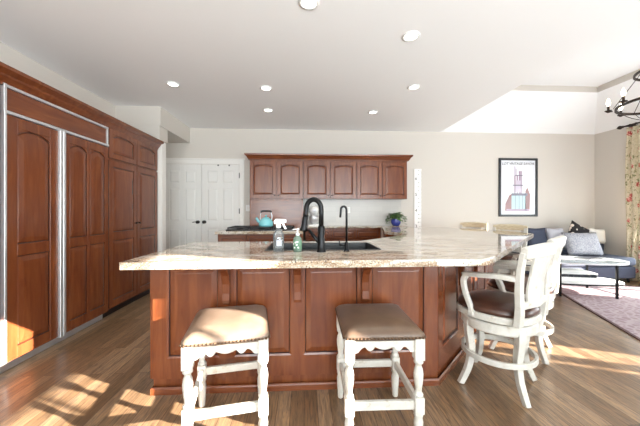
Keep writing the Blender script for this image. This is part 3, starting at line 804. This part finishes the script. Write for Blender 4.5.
# slim filter faucet
fb = thing('filter_faucet', (0.295, 1.965, CT), 0, 'slim black hooked filter tap right of the large faucet', 'faucet')
b = MB(); b.lathe([(0.022, 0), (0.022, 0.006), (0.015, 0.012), (0.014, 0.06), (0.009, 0.066)], seg=16); b.build('body', 'black', fb)
ar = [(0, 0, 0.06), (0, 0, 0.28)] + [(-0.02 + 0.02 * math.cos(R(a)), 0, 0.29 + 0.022 * math.sin(R(a))) for a in range(0, 181, 20)] + [(-0.042, 0, 0.26), (-0.044, 0, 0.235)]
b = MB(); b.tube(ar, 0.0075, 10); b.build('spout', 'black', fb)
b = MB(); b.tube([(-0.01, 0, 0.04), (-0.05, 0, 0.045)], 0.008, 8); b.tube([(-0.048, 0, 0.04), (-0.05, 0, 0.075)], 0.004, 8); b.build('lever', 'black', fb)
# spray bottle
sb = thing('spray_bottle', (-0.175, 1.965, CT), R(10), 'clear spray bottle with white trigger standing on the granite before the sink', 'bottle')
b = MB(); b.lathe([(0.034, 0), (0.038, 0.004), (0.038, 0.10), (0.034, 0.125), (0.018, 0.155), (0.013, 0.165), (0.013, 0.175)], seg=22); b.build('body', 'clear', sb)
b = MB(); b.lathe([(0.0384, 0.03), (0.0386, 0.031), (0.0386, 0.095), (0.0384, 0.096)], seg=22); b.build('label', 'clear', sb)
b = MB(); b.prism([(-0.018, 0.044), (0.018, 0.044), (0.018, 0.085), (-0.018, 0.085)], -0.0396, -0.0388, 'y'); b.build('printed_mark', 'labelgrey', sb)
b = MB(); b.lathe([(0.017, 0.165), (0.017, 0.185), (0.012, 0.19)], seg=16)
b.prism([(-0.03, 0.19), (0.012, 0.19), (0.022, 0.196), (0.052, 0.20), (0.052, 0.222), (-0.02, 0.226), (-0.034, 0.21)], -0.012, 0.012, 'y')
b.build('spray_head', 'white', sb, bevel=0.003)
b = MB(); b.sweep(smooth_path([(0.03, 0, 0.20), (0.036, 0, 0.18), (0.05, 0, 0.155)]), RECT(0.014, 0.006), up=(0, 1, 0)); b.build('trigger', 'white', sb)
# soap bottle
sp_ = thing('soap_bottle', (-0.045, 1.965, CT), R(-30), 'small green-labelled soap pump bottle between spray bottle and faucet', 'bottle')
b = MB(); b.lathe([(0.026, 0), (0.03, 0.004), (0.03, 0.085), (0.024, 0.10), (0.012, 0.108), (0.012, 0.114)], seg=20); b.build('body', 'greenliquid', sp_)
b = MB(); b.lathe([(0.0303, 0.018), (0.0306, 0.019), (0.0306, 0.078), (0.0303, 0.079)], seg=20); b.build('label', 'labelgreen', sp_)
b = MB()
for k, (a, z) in enumerate([(-100, 0.03), (-70, 0.05), (-85, 0.066), (-120, 0.056), (-50, 0.032), (-60, 0.07)]):
    p = Matrix.Rotation(R(a + 90), 4, 'Z') @ Matrix.Translation((0, -0.0309, z))
    b.box(-0.005, 0.005, -0.0004, 0.0004, -0.005, 0.005, 0, p)
b.build('printed_mark', 'paper', sp_)
b = MB(); b.lathe([(0.014, 0.112), (0.014, 0.125), (0.005, 0.127), (0.005, 0.148), (0.011, 0.149), (0.011, 0.158), (0.004, 0.160)], seg=14); b.sweep([(0, 0, 0.154), (-0.03, 0, 0.154), (-0.036, 0, 0.148)], RECT(0.009, 0.007)); b.build('pump', 'white', sp_)

# ------------------------------------------------------------------ backless counter stools
def make_stool(label, leather, loc, rz):
    t = thing('counter_stool', loc, rz, label, 'stool', 'backless counter stools at the island')
    hx, hy = 0.205, 0.225; zt = 0.565
    # pad
    b = MB(); rg = []
    for d, z in ((0.006, zt - 0.012), (-0.004, zt + 0.004), (-0.004, zt + 0.016), (0.008, zt + 0.030), (0.035, zt + 0.044), (0.09, zt + 0.056), (0.15, zt + 0.06)):
        rg.append([(x, y, z) for x, y in rrect(-hx + d, hx - d, -hy + d, hy - d, 0.03, 4)])
    b.rings(rg); b.build('seat', leather, t)
    b = MB()
    per = []
    n1 = 22
    for k in range(n1 + 1):
        u = -1 + 2 * k / n1
        per += [(u * (hx - 0.012), -hy - 0.003), (u * (hx - 0.012), hy + 0.003)]
        per += [(-hx - 0.003, u * (hy - 0.012)), (hx + 0.003, u * (hy - 0.012))]
    for x, y in per: b.lathe([(0.0066, -0.0035), (0.0066, 0.002), (0.003, 0.006)], (x, y, zt + 0.004), 6)
    b.build('nailhead_trim', 'brass', t)
    # aprons
    lx, ly = hx - 0.026, hy - 0.026
    def apron(half_, axis, pos):
        bb = MB(); top = zt - 0.002; L = half_ - 0.02; pts = [(-L, top)]
        N = 40; low = []
        for k in range(N + 1):
            u = -1 + 2 * k / N
            q = abs(u)
            if q > 0.86: z = top - 0.075
            elif q > 0.62: z = top - 0.075 + 0.030 * math.sin((0.86 - q) / 0.24 * PI / 2)
            elif q > 0.30: z = top - 0.045 - 0.022 * math.sin((0.62 - q) / 0.32 * PI)
            else: z = top - 0.045 - 0.014 * math.cos(q / 0.30 * PI / 2)
            low.append((u * L, z))
        poly = [(-L, top)] + low + [(L, top)]
        bb.prism(poly, pos - 0.011, pos + 0.011, axis)
        # carved line
        return bb
    for s_ in (-1, 1):
        apron(lx, 'y', s_ * ly).build('apron', 'antique', t, bevel=0.002)
        apron(ly, 'x', s_ * lx).build('apron', 'antique', t, bevel=0.002)
    # legs
    for sx in (-1, 1):
        for sy in (-1, 1):
            b = MB(); q = 0.025; c = (sx * lx, sy * ly, 0)
            b.box(c[0] - q, c[0] + q, c[1] - q, c[1] + q, zt - 0.115, zt - 0.001)
            b.lathe([(0.018, zt - 0.115), (0.024, zt - 0.125), (0.024, zt - 0.133), (0.016, zt - 0.14), (0.015, zt - 0.15), (0.021, zt - 0.165), (0.0245, zt - 0.19), (0.0235, zt - 0.215), (0.019, zt - 0.25), (0.016, zt - 0.275), (0.017, zt - 0.285), (0.024, zt - 0.292), (0.024, zt - 0.30), (0.018, zt - 0.306)][::-1], c, 18)
            b.box(c[0] - q * 0.96, c[0] + q * 0.96, c[1] - q * 0.96, c[1] + q * 0.96, 0.175, zt - 0.304)
            b.lathe([(0.014, 0), (0.018, 0.006), (0.022, 0.08), (0.024, 0.13), (0.019, 0.15), (0.024, 0.165), (0.022, 0.176)], c, 18)
            b.build('leg', 'antique', t, bevel=0.002)
    for s_ in (-1, 1):
        MB().box(-lx + 0.02, lx - 0.02, s_ * ly - 0.011, s_ * ly + 0.011, 0.195, 0.24).build('stretcher', 'antique', t, bevel=0.003)
        MB().box(s_ * lx - 0.011, s_ * lx + 0.011, -ly + 0.02, ly - 0.02, 0.195, 0.24).build('stretcher', 'antique', t, bevel=0.003)
    return t
make_stool('white turned-leg counter stool with leather seat coloured lighter to look sunlit', 'tan', (-0.42, 1.635, 0), R(10))
make_stool('white turned-leg counter stool with dark brown leather seat', 'leather', (0.412, 1.635, 0), R(-1))

# ------------------------------------------------------------------ swivel bar chairs with arms
def make_chair(label, loc, face, base_deg, crest='antique'):
    rz = math.atan2(-face[0], face[1])
    t = thing('swivel_chair', loc, rz, label, 'chair', 'swivel bar chairs around the granite bar')
    # legs: sabre, feet on a circle
    off = R(base_deg) - rz
    for k in range(4):
        a = off + k * PI / 2
        ca, sa = math.cos(a), math.sin(a)
        rz_path = [(0.205, 0.45), (0.212, 0.40), (0.205, 0.33), (0.195, 0.26), (0.196, 0.20), (0.213, 0.12), (0.245, 0.05), (0.272, 0.0)]
        pts = smooth_path([(r_ * ca, r_ * sa, z) for r_, z in rz_path], 4)
        b = MB(); n = len(pts)
        b.sweep(pts, RECT(0.046, 0.042), up=(-sa, ca, 0), scales=[1.15 - 0.4 * i / n for i in range(n)])
        vs = [(x, y, max(z, 0.0)) for x, y, z in b.v]; b.v = vs
        b.build('leg', 'antique', t, bevel=0.004)
    b = MB(); circ = [(0.222 * math.cos(2 * PI * k / 40), 0.222 * math.sin(2 * PI * k / 40), 0.225) for k in range(40)]
    b.sweep(circ, RECT(0.022, 0.036), closed=True); b.build('foot_ring', 'antique', t, bevel=0.003)
    b = MB(); b.lathe([(0.19, 0.41), (0.225, 0.41), (0.232, 0.42), (0.232, 0.47), (0.225, 0.478), (0.19, 0.478)], seg=44, smooth=False); b.build('apron', 'antique', t)
    b = MB(); b.lathe([(0.13, 0.477), (0.13, 0.49)], seg=24); b.build('swivel_plate', 'black', t)
    # seat frame and cushion (rounded front, slightly narrower back)
    def outline(d):
        o = []
        for k in range(44):
            a = 2 * PI * k / 44
            x, y = math.cos(a), math.sin(a)
            ex = 0.75
            px = math.copysign(abs(x) ** ex, x) * (0.245 - d); py = math.copysign(abs(y) ** ex, y) * (0.24 - d)
            if y < 0: px *= 1 - 0.12 * (-y)
            o.append((px, py))
        return o
    b = MB(); b.rings([[(x, y, z) for x, y in outline(d)] for d, z in ((0.012, 0.488), (0.0, 0.494), (0.0, 0.528), (0.008, 0.534))], 0, False); b.build('seat_frame', 'antique', t)
    b = MB(); b.rings([[(x, y, z) for x, y in outline(d)] for d, z in ((0.02, 0.532), (0.008, 0.542), (0.006, 0.556), (0.018, 0.578), (0.05, 0.596), (0.11, 0.606), (0.2, 0.609))]); b.build('cushion', 'darkleather', t)
    # back
    for s_ in (-1, 1):
        pts = smooth_path([(s_ * 0.185, -0.205, 0.50), (s_ * 0.188, -0.215, 0.60), (s_ * 0.196, -0.215, 0.72), (s_ * 0.203, -0.225, 0.85), (s_ * 0.205, -0.245, 0.96)], 5)
        b = MB(); n = len(pts)
        b.sweep(pts, RECT(0.034, 0.05), up=(1, 0, 0), scales=[1.2 - 0.35 * i / n for i in range(n)])
        b.build('back_post', 'antique', t, bevel=0.004)
    b = MB()
    rg = []
    for k in range(13):
        u = -1 + k / 6
        x = u * 0.222; y = -0.248 - 0.03 * (1 - u * u); zc = 0.96 + 0.010 * (1 - u * u); hh = 0.036 + 0.008 * (1 - u * u)
        rg.append([(x, y - 0.017, zc - hh), (x, y + 0.012, zc - hh), (x, y + 0.017, zc + hh * 0.6), (x, y - 0.002, zc + hh), (x, y - 0.028, zc + hh * 0.7)])
    b.rings(rg, 0, False); b.build('crest_rail', crest, t, bevel=0.004)
    # splat: flat vase panel following the back's curve
    zs = [0.63, 0.68, 0.73, 0.78, 0.83, 0.88, 0.935]; hw = [0.115, 0.122, 0.118, 0.11, 0.115, 0.128, 0.135]
    def yb(z):
        return -0.213 - (0.0 if z < 0.72 else 0.26 * (z - 0.72) ** 1.3 * 1.3)
    rg = []
    for z, w in zip(zs, hw):
        y = yb(z) - 0.012
        rg.append([(-w, y - 0.009, z), (0, y - 0.026, z), (w, y - 0.009, z), (w, y + 0.007, z), (0, y - 0.010, z), (-w, y + 0.007, z)])
    b = MB(); b.rings(rg, 0, False); b.build('splat', 'antique', t, bevel=0.002)
    b = MB(); b.sweep([(-0.19, -0.222, 0.63), (0, -0.238, 0.622), (0.19, -0.222, 0.63)], RECT(0.022, 0.045)); b.build('lower_rail', 'antique', t, bevel=0.003)
    # arms
    for s_ in (-1, 1):
        b = MB()
        pts = smooth_path([(s_ * 0.20, -0.215, 0.79), (s_ * 0.225, -0.11, 0.795), (s_ * 0.235, 0.0, 0.785), (s_ * 0.228, 0.085, 0.775), (s_ * 0.222, 0.115, 0.768)], 5)
        b.sweep(pts, RECT(0.042, 0.03)); b.build('arm', 'antique', t, bevel=0.006, seg=2)
        b = MB()
        pts = smooth_path([(s_ * 0.224, 0.10, 0.765), (s_ * 0.23, 0.115, 0.72), (s_ * 0.236, 0.095, 0.64), (s_ * 0.24, 0.06, 0.56), (s_ * 0.242, 0.05, 0.505)], 4)
        b.sweep(pts, RECT(0.03, 0.032), up=(1, 0, 0), scales=[1.1 - 0.15 * i / 16 + (0.25 if i > 13 else 0) for i in range(len(pts))]); b.build('arm_support', 'antique', t, bevel=0.004)
    return t
make_chair('antique-white swivel bar chair nearest the camera, beside the angled island face', (1.37, 1.945, 0), (-0.5, 0.87), 0)
make_chair('antique-white swivel bar chair second along the angled bar, before the coffee table', (1.905, 2.41, 0), (-0.6, 0.8), 0)
make_chair('swivel bar chair at the bar end, crest rail in shade-toned cream just left of the navy pillow', (2.88, 3.95, 0), (-0.80, -0.60), 20, 'cream')
make_chair('swivel bar chair farthest along the bar, crest rail below the framed poster\'s left', (2.81, 4.72, 0), (-0.75, -0.66), 20, 'cream')

# ------------------------------------------------------------------ wall decor
# growth chart ruler
rl = thing('growth_chart', (2.185, YB, 0.30), 0, 'tall white ruler growth chart hanging on the wall beside the cabinets', 'growth chart')
MB().box(-0.07, 0.07, -0.016, 0, 0, 1.72).build('board', 'ruler', rl, bevel=0.002)
b = MB()
z = 0.02
for k in range(1, 70):
    z = k * 0.0254 - 0.0
    if z > 1.70: break
    L = 0.05 if k % 12 == 0 else (0.036 if k % 6 == 0 else (0.028 if k % 3 == 0 else 0.018))
    b.box(0.07 - L, 0.07, -0.0172, -0.016, z - 0.0022, z + 0.0022)
b.build('tick_marks', 'ink', rl)
def text_mesh(name, body, size, mat, parent, loc, rot=(R(90), 0, 0), shear=0.0, extrude=0.0004):
    cu = bpy.data.curves.new(name, 'FONT'); cu.body = body; cu.size = size; cu.align_x = 'CENTER'; cu.align_y = 'CENTER'; cu.shear = shear; cu.extrude = extrude
    tmp = bpy.data.objects.new('tmp_text', cu); COL.objects.link(tmp)
    dg = bpy.context.evaluated_depsgraph_get()
    me = bpy.data.meshes.new_from_object(tmp.evaluated_get(dg)); me.materials.clear(); me.materials.append(M[mat])
    bpy.data.objects.remove(tmp); bpy.data.curves.remove(cu)
    o = bpy.data.objects.new(name, me); COL.objects.link(o); o.parent = parent; o.location = loc; o.rotation_euler = rot
    return o
for n, zz in ((3, 0.915), (4, 1.22), (5, 1.525), (6, 1.83)):
    text_mesh('numeral', str(n), 0.085, 'ink', rl, (-0.035, -0.0168, zz - 0.30))
for n in range(32, 79):
    if n % 3 == 0 and n % 12: text_mesh('numeral', str(n), 0.03, 'ink', rl, (0.012, -0.0168, n * 0.0254 - 0.30))

# framed poster
px0, px1, pz0, pz1 = 3.80, 4.59, 1.10, 2.245
pf = thing('framed_poster', (px0, YB, pz0), 0, 'black framed poster with pale tower drawing on the nook wall', 'poster')
PW, PH = px1 - px0, pz1 - pz0
b = MB(); f = 0.042
b.box(0, f, -0.03, 0, 0, PH); b.box(PW - f, PW, -0.03, 0, 0, PH); b.box(f, PW - f, -0.03, 0, 0, f); b.box(f, PW - f, -0.03, 0, PH - f, PH)
b.build('frame', 'frame', pf, bevel=0.004)
b = MB(); b.box(f, PW - f, -0.012, -0.002, f, PH - f)
y = -0.0125
def q(x0, x1, z0, z1, m_, dy=0.0):
    b.add([(x0, y - dy, z0), (x1, y - dy, z0), (x1, y - dy, z1), (x0, y - dy, z1)], [(0, 1, 2, 3)], m_)
W_, H_ = PW, PH
# art materials: 1 mauve 2 aqua 3 brick 4 grey 5 lilac
for x in (0.40, 0.46, 0.52, 0.56): q(W_ * x, W_ * (x + 0.035), H_ * 0.40, H_ * (0.70 if x < 0.5 else 0.78), 1)
q(W_ * 0.40, W_ * 0.43, H_ * 0.70, H_ * 0.86, 5); q(W_ * 0.44, W_ * 0.455, H_ * 0.70, H_ * 0.82, 1)
q(W_ * 0.36, W_ * 0.63, H_ * 0.53, H_ * 0.545, 4, 0.0002); q(W_ * 0.42, W_ * 0.62, H_ * 0.70, H_ * 0.712, 4, 0.0002)
q(W_ * 0.44, W_ * 0.57, H_ * 0.42, H_ * 0.62, 5, 0.0001)
q(W_ * 0.33, W_ * 0.74, H_ * 0.36, H_ * 0.40, 4, 0.0002)
q(W_ * 0.33, W_ * 0.70, H_ * 0.12, H_ * 0.37, 2)
for x in (0.42, 0.52, 0.61): q(W_ * x, W_ * (x + 0.012), H_ * 0.12, H_ * 0.37, 4, 0.0002)
b.add([(W_ * 0.16, y, H_ * 0.10), (W_ * 0.33, y, H_ * 0.10), (W_ * 0.33, y, H_ * 0.39), (W_ * 0.27, y, H_ * 0.36), (W_ * 0.17, y, H_ * 0.22)], [(0, 1, 2, 3, 4)], 3)
b.add([(W_ * 0.68, y, H_ * 0.10), (W_ * 0.80, y, H_ * 0.10), (W_ * 0.81, y, H_ * 0.38), (W_ * 0.74, y, H_ * 0.50), (W_ * 0.69, y, H_ * 0.44)], [(0, 1, 2, 3, 4)], 3)
q(W_ * 0.20, W_ * 0.80, H_ * 0.095, H_ * 0.13, 1, 0.0003)
b.build('print', ['print', 'mauve', 'aqua', 'brickart', 'greyart', 'lilac'], pf)
text_mesh('title_lettering', 'LOT VINTAGE SAVOIR', 0.066, 'ink', pf, (PW * 0.5, -0.0135, PH * 0.905), shear=0.25)

# curtain and rod
cu = thing('curtain', (5.64, 4.41, 0), 0, 'cream curtain with red flowers hanging at the right edge of the photo', 'curtain')
b = MB(); N = 70; rg = []
ycur = lambda u: -0.42 + u * 0.69
vs = []; fs = []; ZN = 14
for j in range(ZN + 1):
    z = 0.02 + (2.66 - 0.02) * j / ZN
    for k in range(N + 1):
        u = k / N
        amp = 0.03 * (0.8 + 0.3 * math.sin(j * 0.7))
        yy = ycur(u) if z < 0 else ycur(u)
        vs.append((amp * math.sin(u * 2 * PI * 7 + 0.25 * math.sin(j * 0.5)), yy + 0.008 * math.sin(j * 0.6 + u * 9), z))
for j in range(ZN):
    for k in range(N):
        a = j * (N + 1) + k; fs.append((a, a + 1, a + N + 2, a + N + 1))
b.add(vs, fs, 0, True)
o = b.build('panel', 'curtain', cu); sm = o.modifiers.new('thick', 'SOLIDIFY'); sm.thickness = 0.004
rd = thing('curtain_rod', (5.64, 4.72, 2.70), 0, 'dark curtain rod with pointed finial above the flowered curtain', 'curtain rod')
b = MB(); b.tube([(0, 0, 0), (0, -2.6, 0)], 0.014, 12); b.build('pole', 'iron', rd)
b = MB(); b.lathe([(0.016, 0), (0.022, 0.01), (0.016, 0.02), (0.03, 0.045), (0.034, 0.06), (0.024, 0.085), (0.012, 0.10), (0.003, 0.115)], seg=14, mx=Matrix.Rotation(R(-90), 4, 'X')); b.build('finial', 'iron', rd)
b = MB(); b.box(-0.008, 0.158, -0.04, -0.02, -0.01, 0.01); b.box(0.15, 0.158, -0.06, 0.0, -0.06, 0.03); b.build('bracket', 'iron', rd)
b = MB()
for k in range(8):
    yy = -0.10 - k * 0.088; b.tube([(0.022 * math.cos(R(a)), yy, 0.0 - 0.008 + 0.026 * math.sin(R(a))) for a in range(0, 360, 30)], 0.004, 6, closed=True)
b.build('ring', 'iron', rd)

# chandelier
CX, CY = 3.75, 2.70
ch = thing('chandelier', (CX, CY, 2.335), 0, 'two-tier iron ring chandelier with lit candle bulbs at the upper right', 'chandelier')
def ring(r, z, hgt, th, seg=56):
    b = MB(); b.sweep([(r * math.cos(2 * PI * k / seg), r * math.sin(2 * PI * k / seg), z) for k in range(seg)], RECT(th, hgt), closed=True); return b
ring(0.40, 0.0, 0.024, 0.016).build('lower_ring', 'iron', ch)
ring(0.26, 0.33, 0.022, 0.015).build('upper_ring', 'iron', ch)
ring(0.10, 0.64, 0.03, 0.02).build('top_ring', 'iron', ch)
b = MB()
for k in range(6):
    a = 2 * PI * k / 6 + 0.3; ca, sa = math.cos(a), math.sin(a)
    b.tube([(0.42 * ca, 0.42 * sa, 0.01), (0.22 * ca, 0.22 * sa, 0.33)], 0.0035, 6); b.tube([(0.22 * ca, 0.22 * sa, 0.33), (0.10 * ca, 0.10 * sa, 0.64)], 0.0035, 6)
    b.tube([(0.10 * ca, 0.10 * sa, 0.64), (0, 0, 0.82)], 0.0035, 6)
    b.tube(smooth_path([(0.40 * ca, 0.40 * sa, -0.01), (0.28 * ca, 0.28 * sa, -0.12), (0.10 * ca, 0.10 * sa, -0.19), (0, 0, -0.20)], 5), 0.0035, 6)
b.tube([(0, 0, 0.80), (0, 0, 1.035)], 0.008, 8); b.lathe([(0.065, 1.043), (0.065, 1.03), (0.03, 1.015), (0.01, 1.005)], seg=20)
b.lathe([(0.004, -0.24), (0.02, -0.215), (0.012, -0.195)], seg=12)
b.build('stem_and_chains', 'iron', ch)
for k in range(9):
    a = 2 * PI * k / 9 + R(172); r_ = 0.455; p = (r_ * math.cos(a), r_ * math.sin(a), 0)
    b = MB(); b.lathe([(0.010, -0.012), (0.03, 0.006), (0.032, 0.012), (0.011, 0.012), (0.011, 0.062), (0.008, 0.064)], p, 14)
    b.tube([(0.42 * math.cos(a), 0.42 * math.sin(a), -0.005), (p[0], p[1], -0.005)], 0.006, 6)
    ca_ = b.build('candle_holder', 'iron', ch)
    b = MB(); b.lathe([(0.006, 0.064), (0.014, 0.075), (0.019, 0.095), (0.015, 0.12), (0.006, 0.142), (0.001, 0.152)], p, 12); b.build('bulb', 'bulb', ca_)

# ------------------------------------------------------------------ living corner
# rug
E = Vector((0.39, 0.92, 0)).normalized(); Nn = Vector((E.y, -E.x, 0))
P0 = Vector((3.12, 2.48, 0)) - E * 0.9
rg_ = thing('rug', tuple(P0), math.atan2(E.y, E.x) - PI / 2, 'pale mauve patterned area rug under the coffee table', 'rug')
MB().box(0.03, 1.62, 0.03, 3.35, 0, 0.010).build('pile', 'rug', rg_)
b = MB(); b.box(0, 0.03, 0, 3.38, 0, 0.011); b.box(1.62, 1.65, 0, 3.38, 0, 0.011); b.box(0.03, 1.62, 0, 0.03, 0, 0.011); b.box(0.03, 1.62, 3.35, 3.38, 0, 0.011); b.build('binding', 'rugedge', rg_)
# sofa
sf = thing('sofa', (3.95, 4.42, 0.011), 0, 'dark slate low sofa against the nook wall under the pillows', 'sofa')
b = MB(); b.box(0.02, 1.58, 0.02, 0.90, 0.07, 0.27); b.build('base', 'navy', sf, bevel=0.02, seg=2)
b = MB(); b.box(0.15, 1.58, 0.0, 0.72, 0.275, 0.42); b.build('seat_cushion', 'slate', sf, bevel=0.05, seg=4)
b = MB(); b.box(0.0, 1.83, 0.74, 0.92, 0.07, 0.74); b.build('backrest', 'navy', sf, bevel=0.03, seg=3)
b = MB(); b.box(0.0, 0.14, 0.02, 0.735, 0.07, 0.58); b.build('arm', 'navy', sf, bevel=0.03, seg=3)
for x in (0.06, 1.50):
    for yy in (0.07, 0.84): MB().lathe([(0.018, 0), (0.024, 0.07)], (x, yy, 0), 10).build('leg', 'black', sf)
def pillow(w, h, t, mat, name, loc, rot, label):
    b = MB(); n = 12; vs = []; fs = []
    for side in (-1, 1):
        for i in range(n + 1):
            for j in range(n + 1):
                u, v_ = -1 + 2 * i / n, -1 + 2 * j / n
                pinch = 1 - 0.07 * (1 - abs(u)) * abs(v_) ** 3 ; pinch2 = 1 - 0.07 * (1 - abs(v_)) * abs(u) ** 3
                th = t / 2 * (max(0, (1 - u ** 4)) * max(0, (1 - v_ ** 4))) ** 0.55
                vs.append((u * w / 2 * pinch2, side * th, v_ * h / 2 * pinch))
    o_ = (n + 1) ** 2
    for s_ in (0, 1):
        for i in range(n):
            for j in range(n):
                a = s_ * o_ + i * (n + 1) + j; fs.append((a, a + 1, a + n + 2, a + n + 1))
    b.add(vs, fs, 0, True)
    o = b.build(name, mat, None, loc, rot)
    bm = bmesh.new(); bm.from_mesh(o.data); bmesh.ops.remove_doubles(bm, verts=bm.verts, dist=1e-5); bmesh.ops.recalc_face_normals(bm, faces=bm.faces); bm.to_mesh(o.data); bm.free()
    return tag(o, label, 'pillow')
pillow(0.62, 0.42, 0.16, 'knit', 'throw_pillow', (4.87, 4.72, 0.635), (R(-22), 0, R(-4)), 'large grey knit pillow leaning on the sofa behind the coffee table')
pillow(0.36, 0.42, 0.12, 'lightgrey', 'throw_pillow', (4.69, 5.04, 0.69), (R(-14), 0, R(3)), 'pale grey pillow between the navy pillow and the grey knit pillow')
pillow(0.38, 0.42, 0.12, 'navy', 'throw_pillow', (4.31, 5.04, 0.69), (R(-12), 0, R(-3)), 'navy pillow at the sofa\'s left end, just right of the bar chairs')
pillow(0.40, 0.40, 0.12, 'floral', 'throw_pillow', (5.06, 4.99, 0.775), (R(-10), R(28), 0), 'black pillow with pale flowers standing behind the grey knit pillow')
pillow(0.34, 0.28, 0.11, 'whitefabric', 'throw_pillow', (5.50, 5.06, 0.74), (R(-8), R(6), 0), 'small off-white pillow right of the black flowered pillow')
# coffee table
tb = thing('coffee_table', (4.00, 4.00, 0.011), R(-14), 'oval two-tier coffee table with glass top and dark metal legs', 'coffee table')
def ellipse(a, b_, n=48, p=2.6):
    o = []
    for k in range(n):
        t_ = 2 * PI * k / n; c_, s_ = math.cos(t_), math.sin(t_)
        o.append((math.copysign(abs(c_) ** (2 / p), c_) * a, math.copysign(abs(s_) ** (2 / p), s_) * b_))
    return o
b = MB(); b.prism(ellipse(0.62, 0.31), 0.478, 0.490); b.build('glass_top', 'tableglass', tb, bevel=0.003)
b = MB(); b.sweep([(x, y, 0.466) for x, y in ellipse(0.605, 0.295)], RECT(0.018, 0.022), closed=True); b.build('top_rim', 'steel', tb)
b = MB(); b.prism(ellipse(0.57, 0.27), 0.175, 0.19); b.build('lower_shelf', 'white', tb, bevel=0.003)
b = MB(); b.sweep([(x, y, 0.166) for x, y in ellipse(0.568, 0.268)], RECT(0.016, 0.018), closed=True); b.build('shelf_rim', 'black', tb)
for sx in (-1, 1):
    for sy in (-1, 1):
        MB().box(-0.013, 0.013, -0.013, 0.013, 0, 0.456).build('leg', 'black', tb, (sx * 0.34, sy * 0.278, 0), bevel=0.003)
# things on the table
TM = Matrix.Translation((4.00, 4.00, 0.011)) @ Matrix.Rotation(R(-14), 4, 'Z')
def on_table(x, y, z): return tuple(TM @ Vector((x, y, z)))
m1 = thing('magazine', on_table(0.25, 0.08, 0.4905), R(10), 'dark-covered magazine lying open on the coffee table glass', 'magazine')
MB().box(-0.16, 0.16, -0.11, 0.11, 0, 0.008).build('pages', 'paper', m1); MB().box(-0.162, 0.162, -0.112, 0.112, 0.0085, 0.0105).build('cover', 'charcoal', m1)
m2 = thing('magazine', on_table(-0.22, -0.05, 0.4905), R(-25), 'white magazine lying on the coffee table near the bar chairs', 'magazine')
MB().box(-0.15, 0.15, -0.11, 0.11, 0, 0.008).build('pages', 'paper', m2); MB().box(-0.152, 0.152, -0.112, 0.112, 0.0085, 0.0105).build('cover', 'white', m2)
bx = thing('storage_box', on_table(-0.02, -0.03, 0.1905), R(-14), 'white box with a row of dark slots on the coffee table\'s lower shelf', 'box')
b = MB(); b.box(-0.26, 0.26, -0.12, 0.12, 0, 0.055); b.box(-0.24, 0.24, -0.10, 0.12, 0.095, 0.115); b.box(-0.20, 0.14, -0.07, 0.11, 0.115, 0.145)
b.box(-0.25, 0.25, -0.06, 0.12, 0.055, 0.095); b.build('case', 'white', bx, bevel=0.004)
b = MB()
for k in range(11): b.box(-0.225 + k * 0.042, -0.195 + k * 0.042, -0.10, -0.065, 0.056, 0.092)
b.build('row_of_slots', 'charcoal', bx)
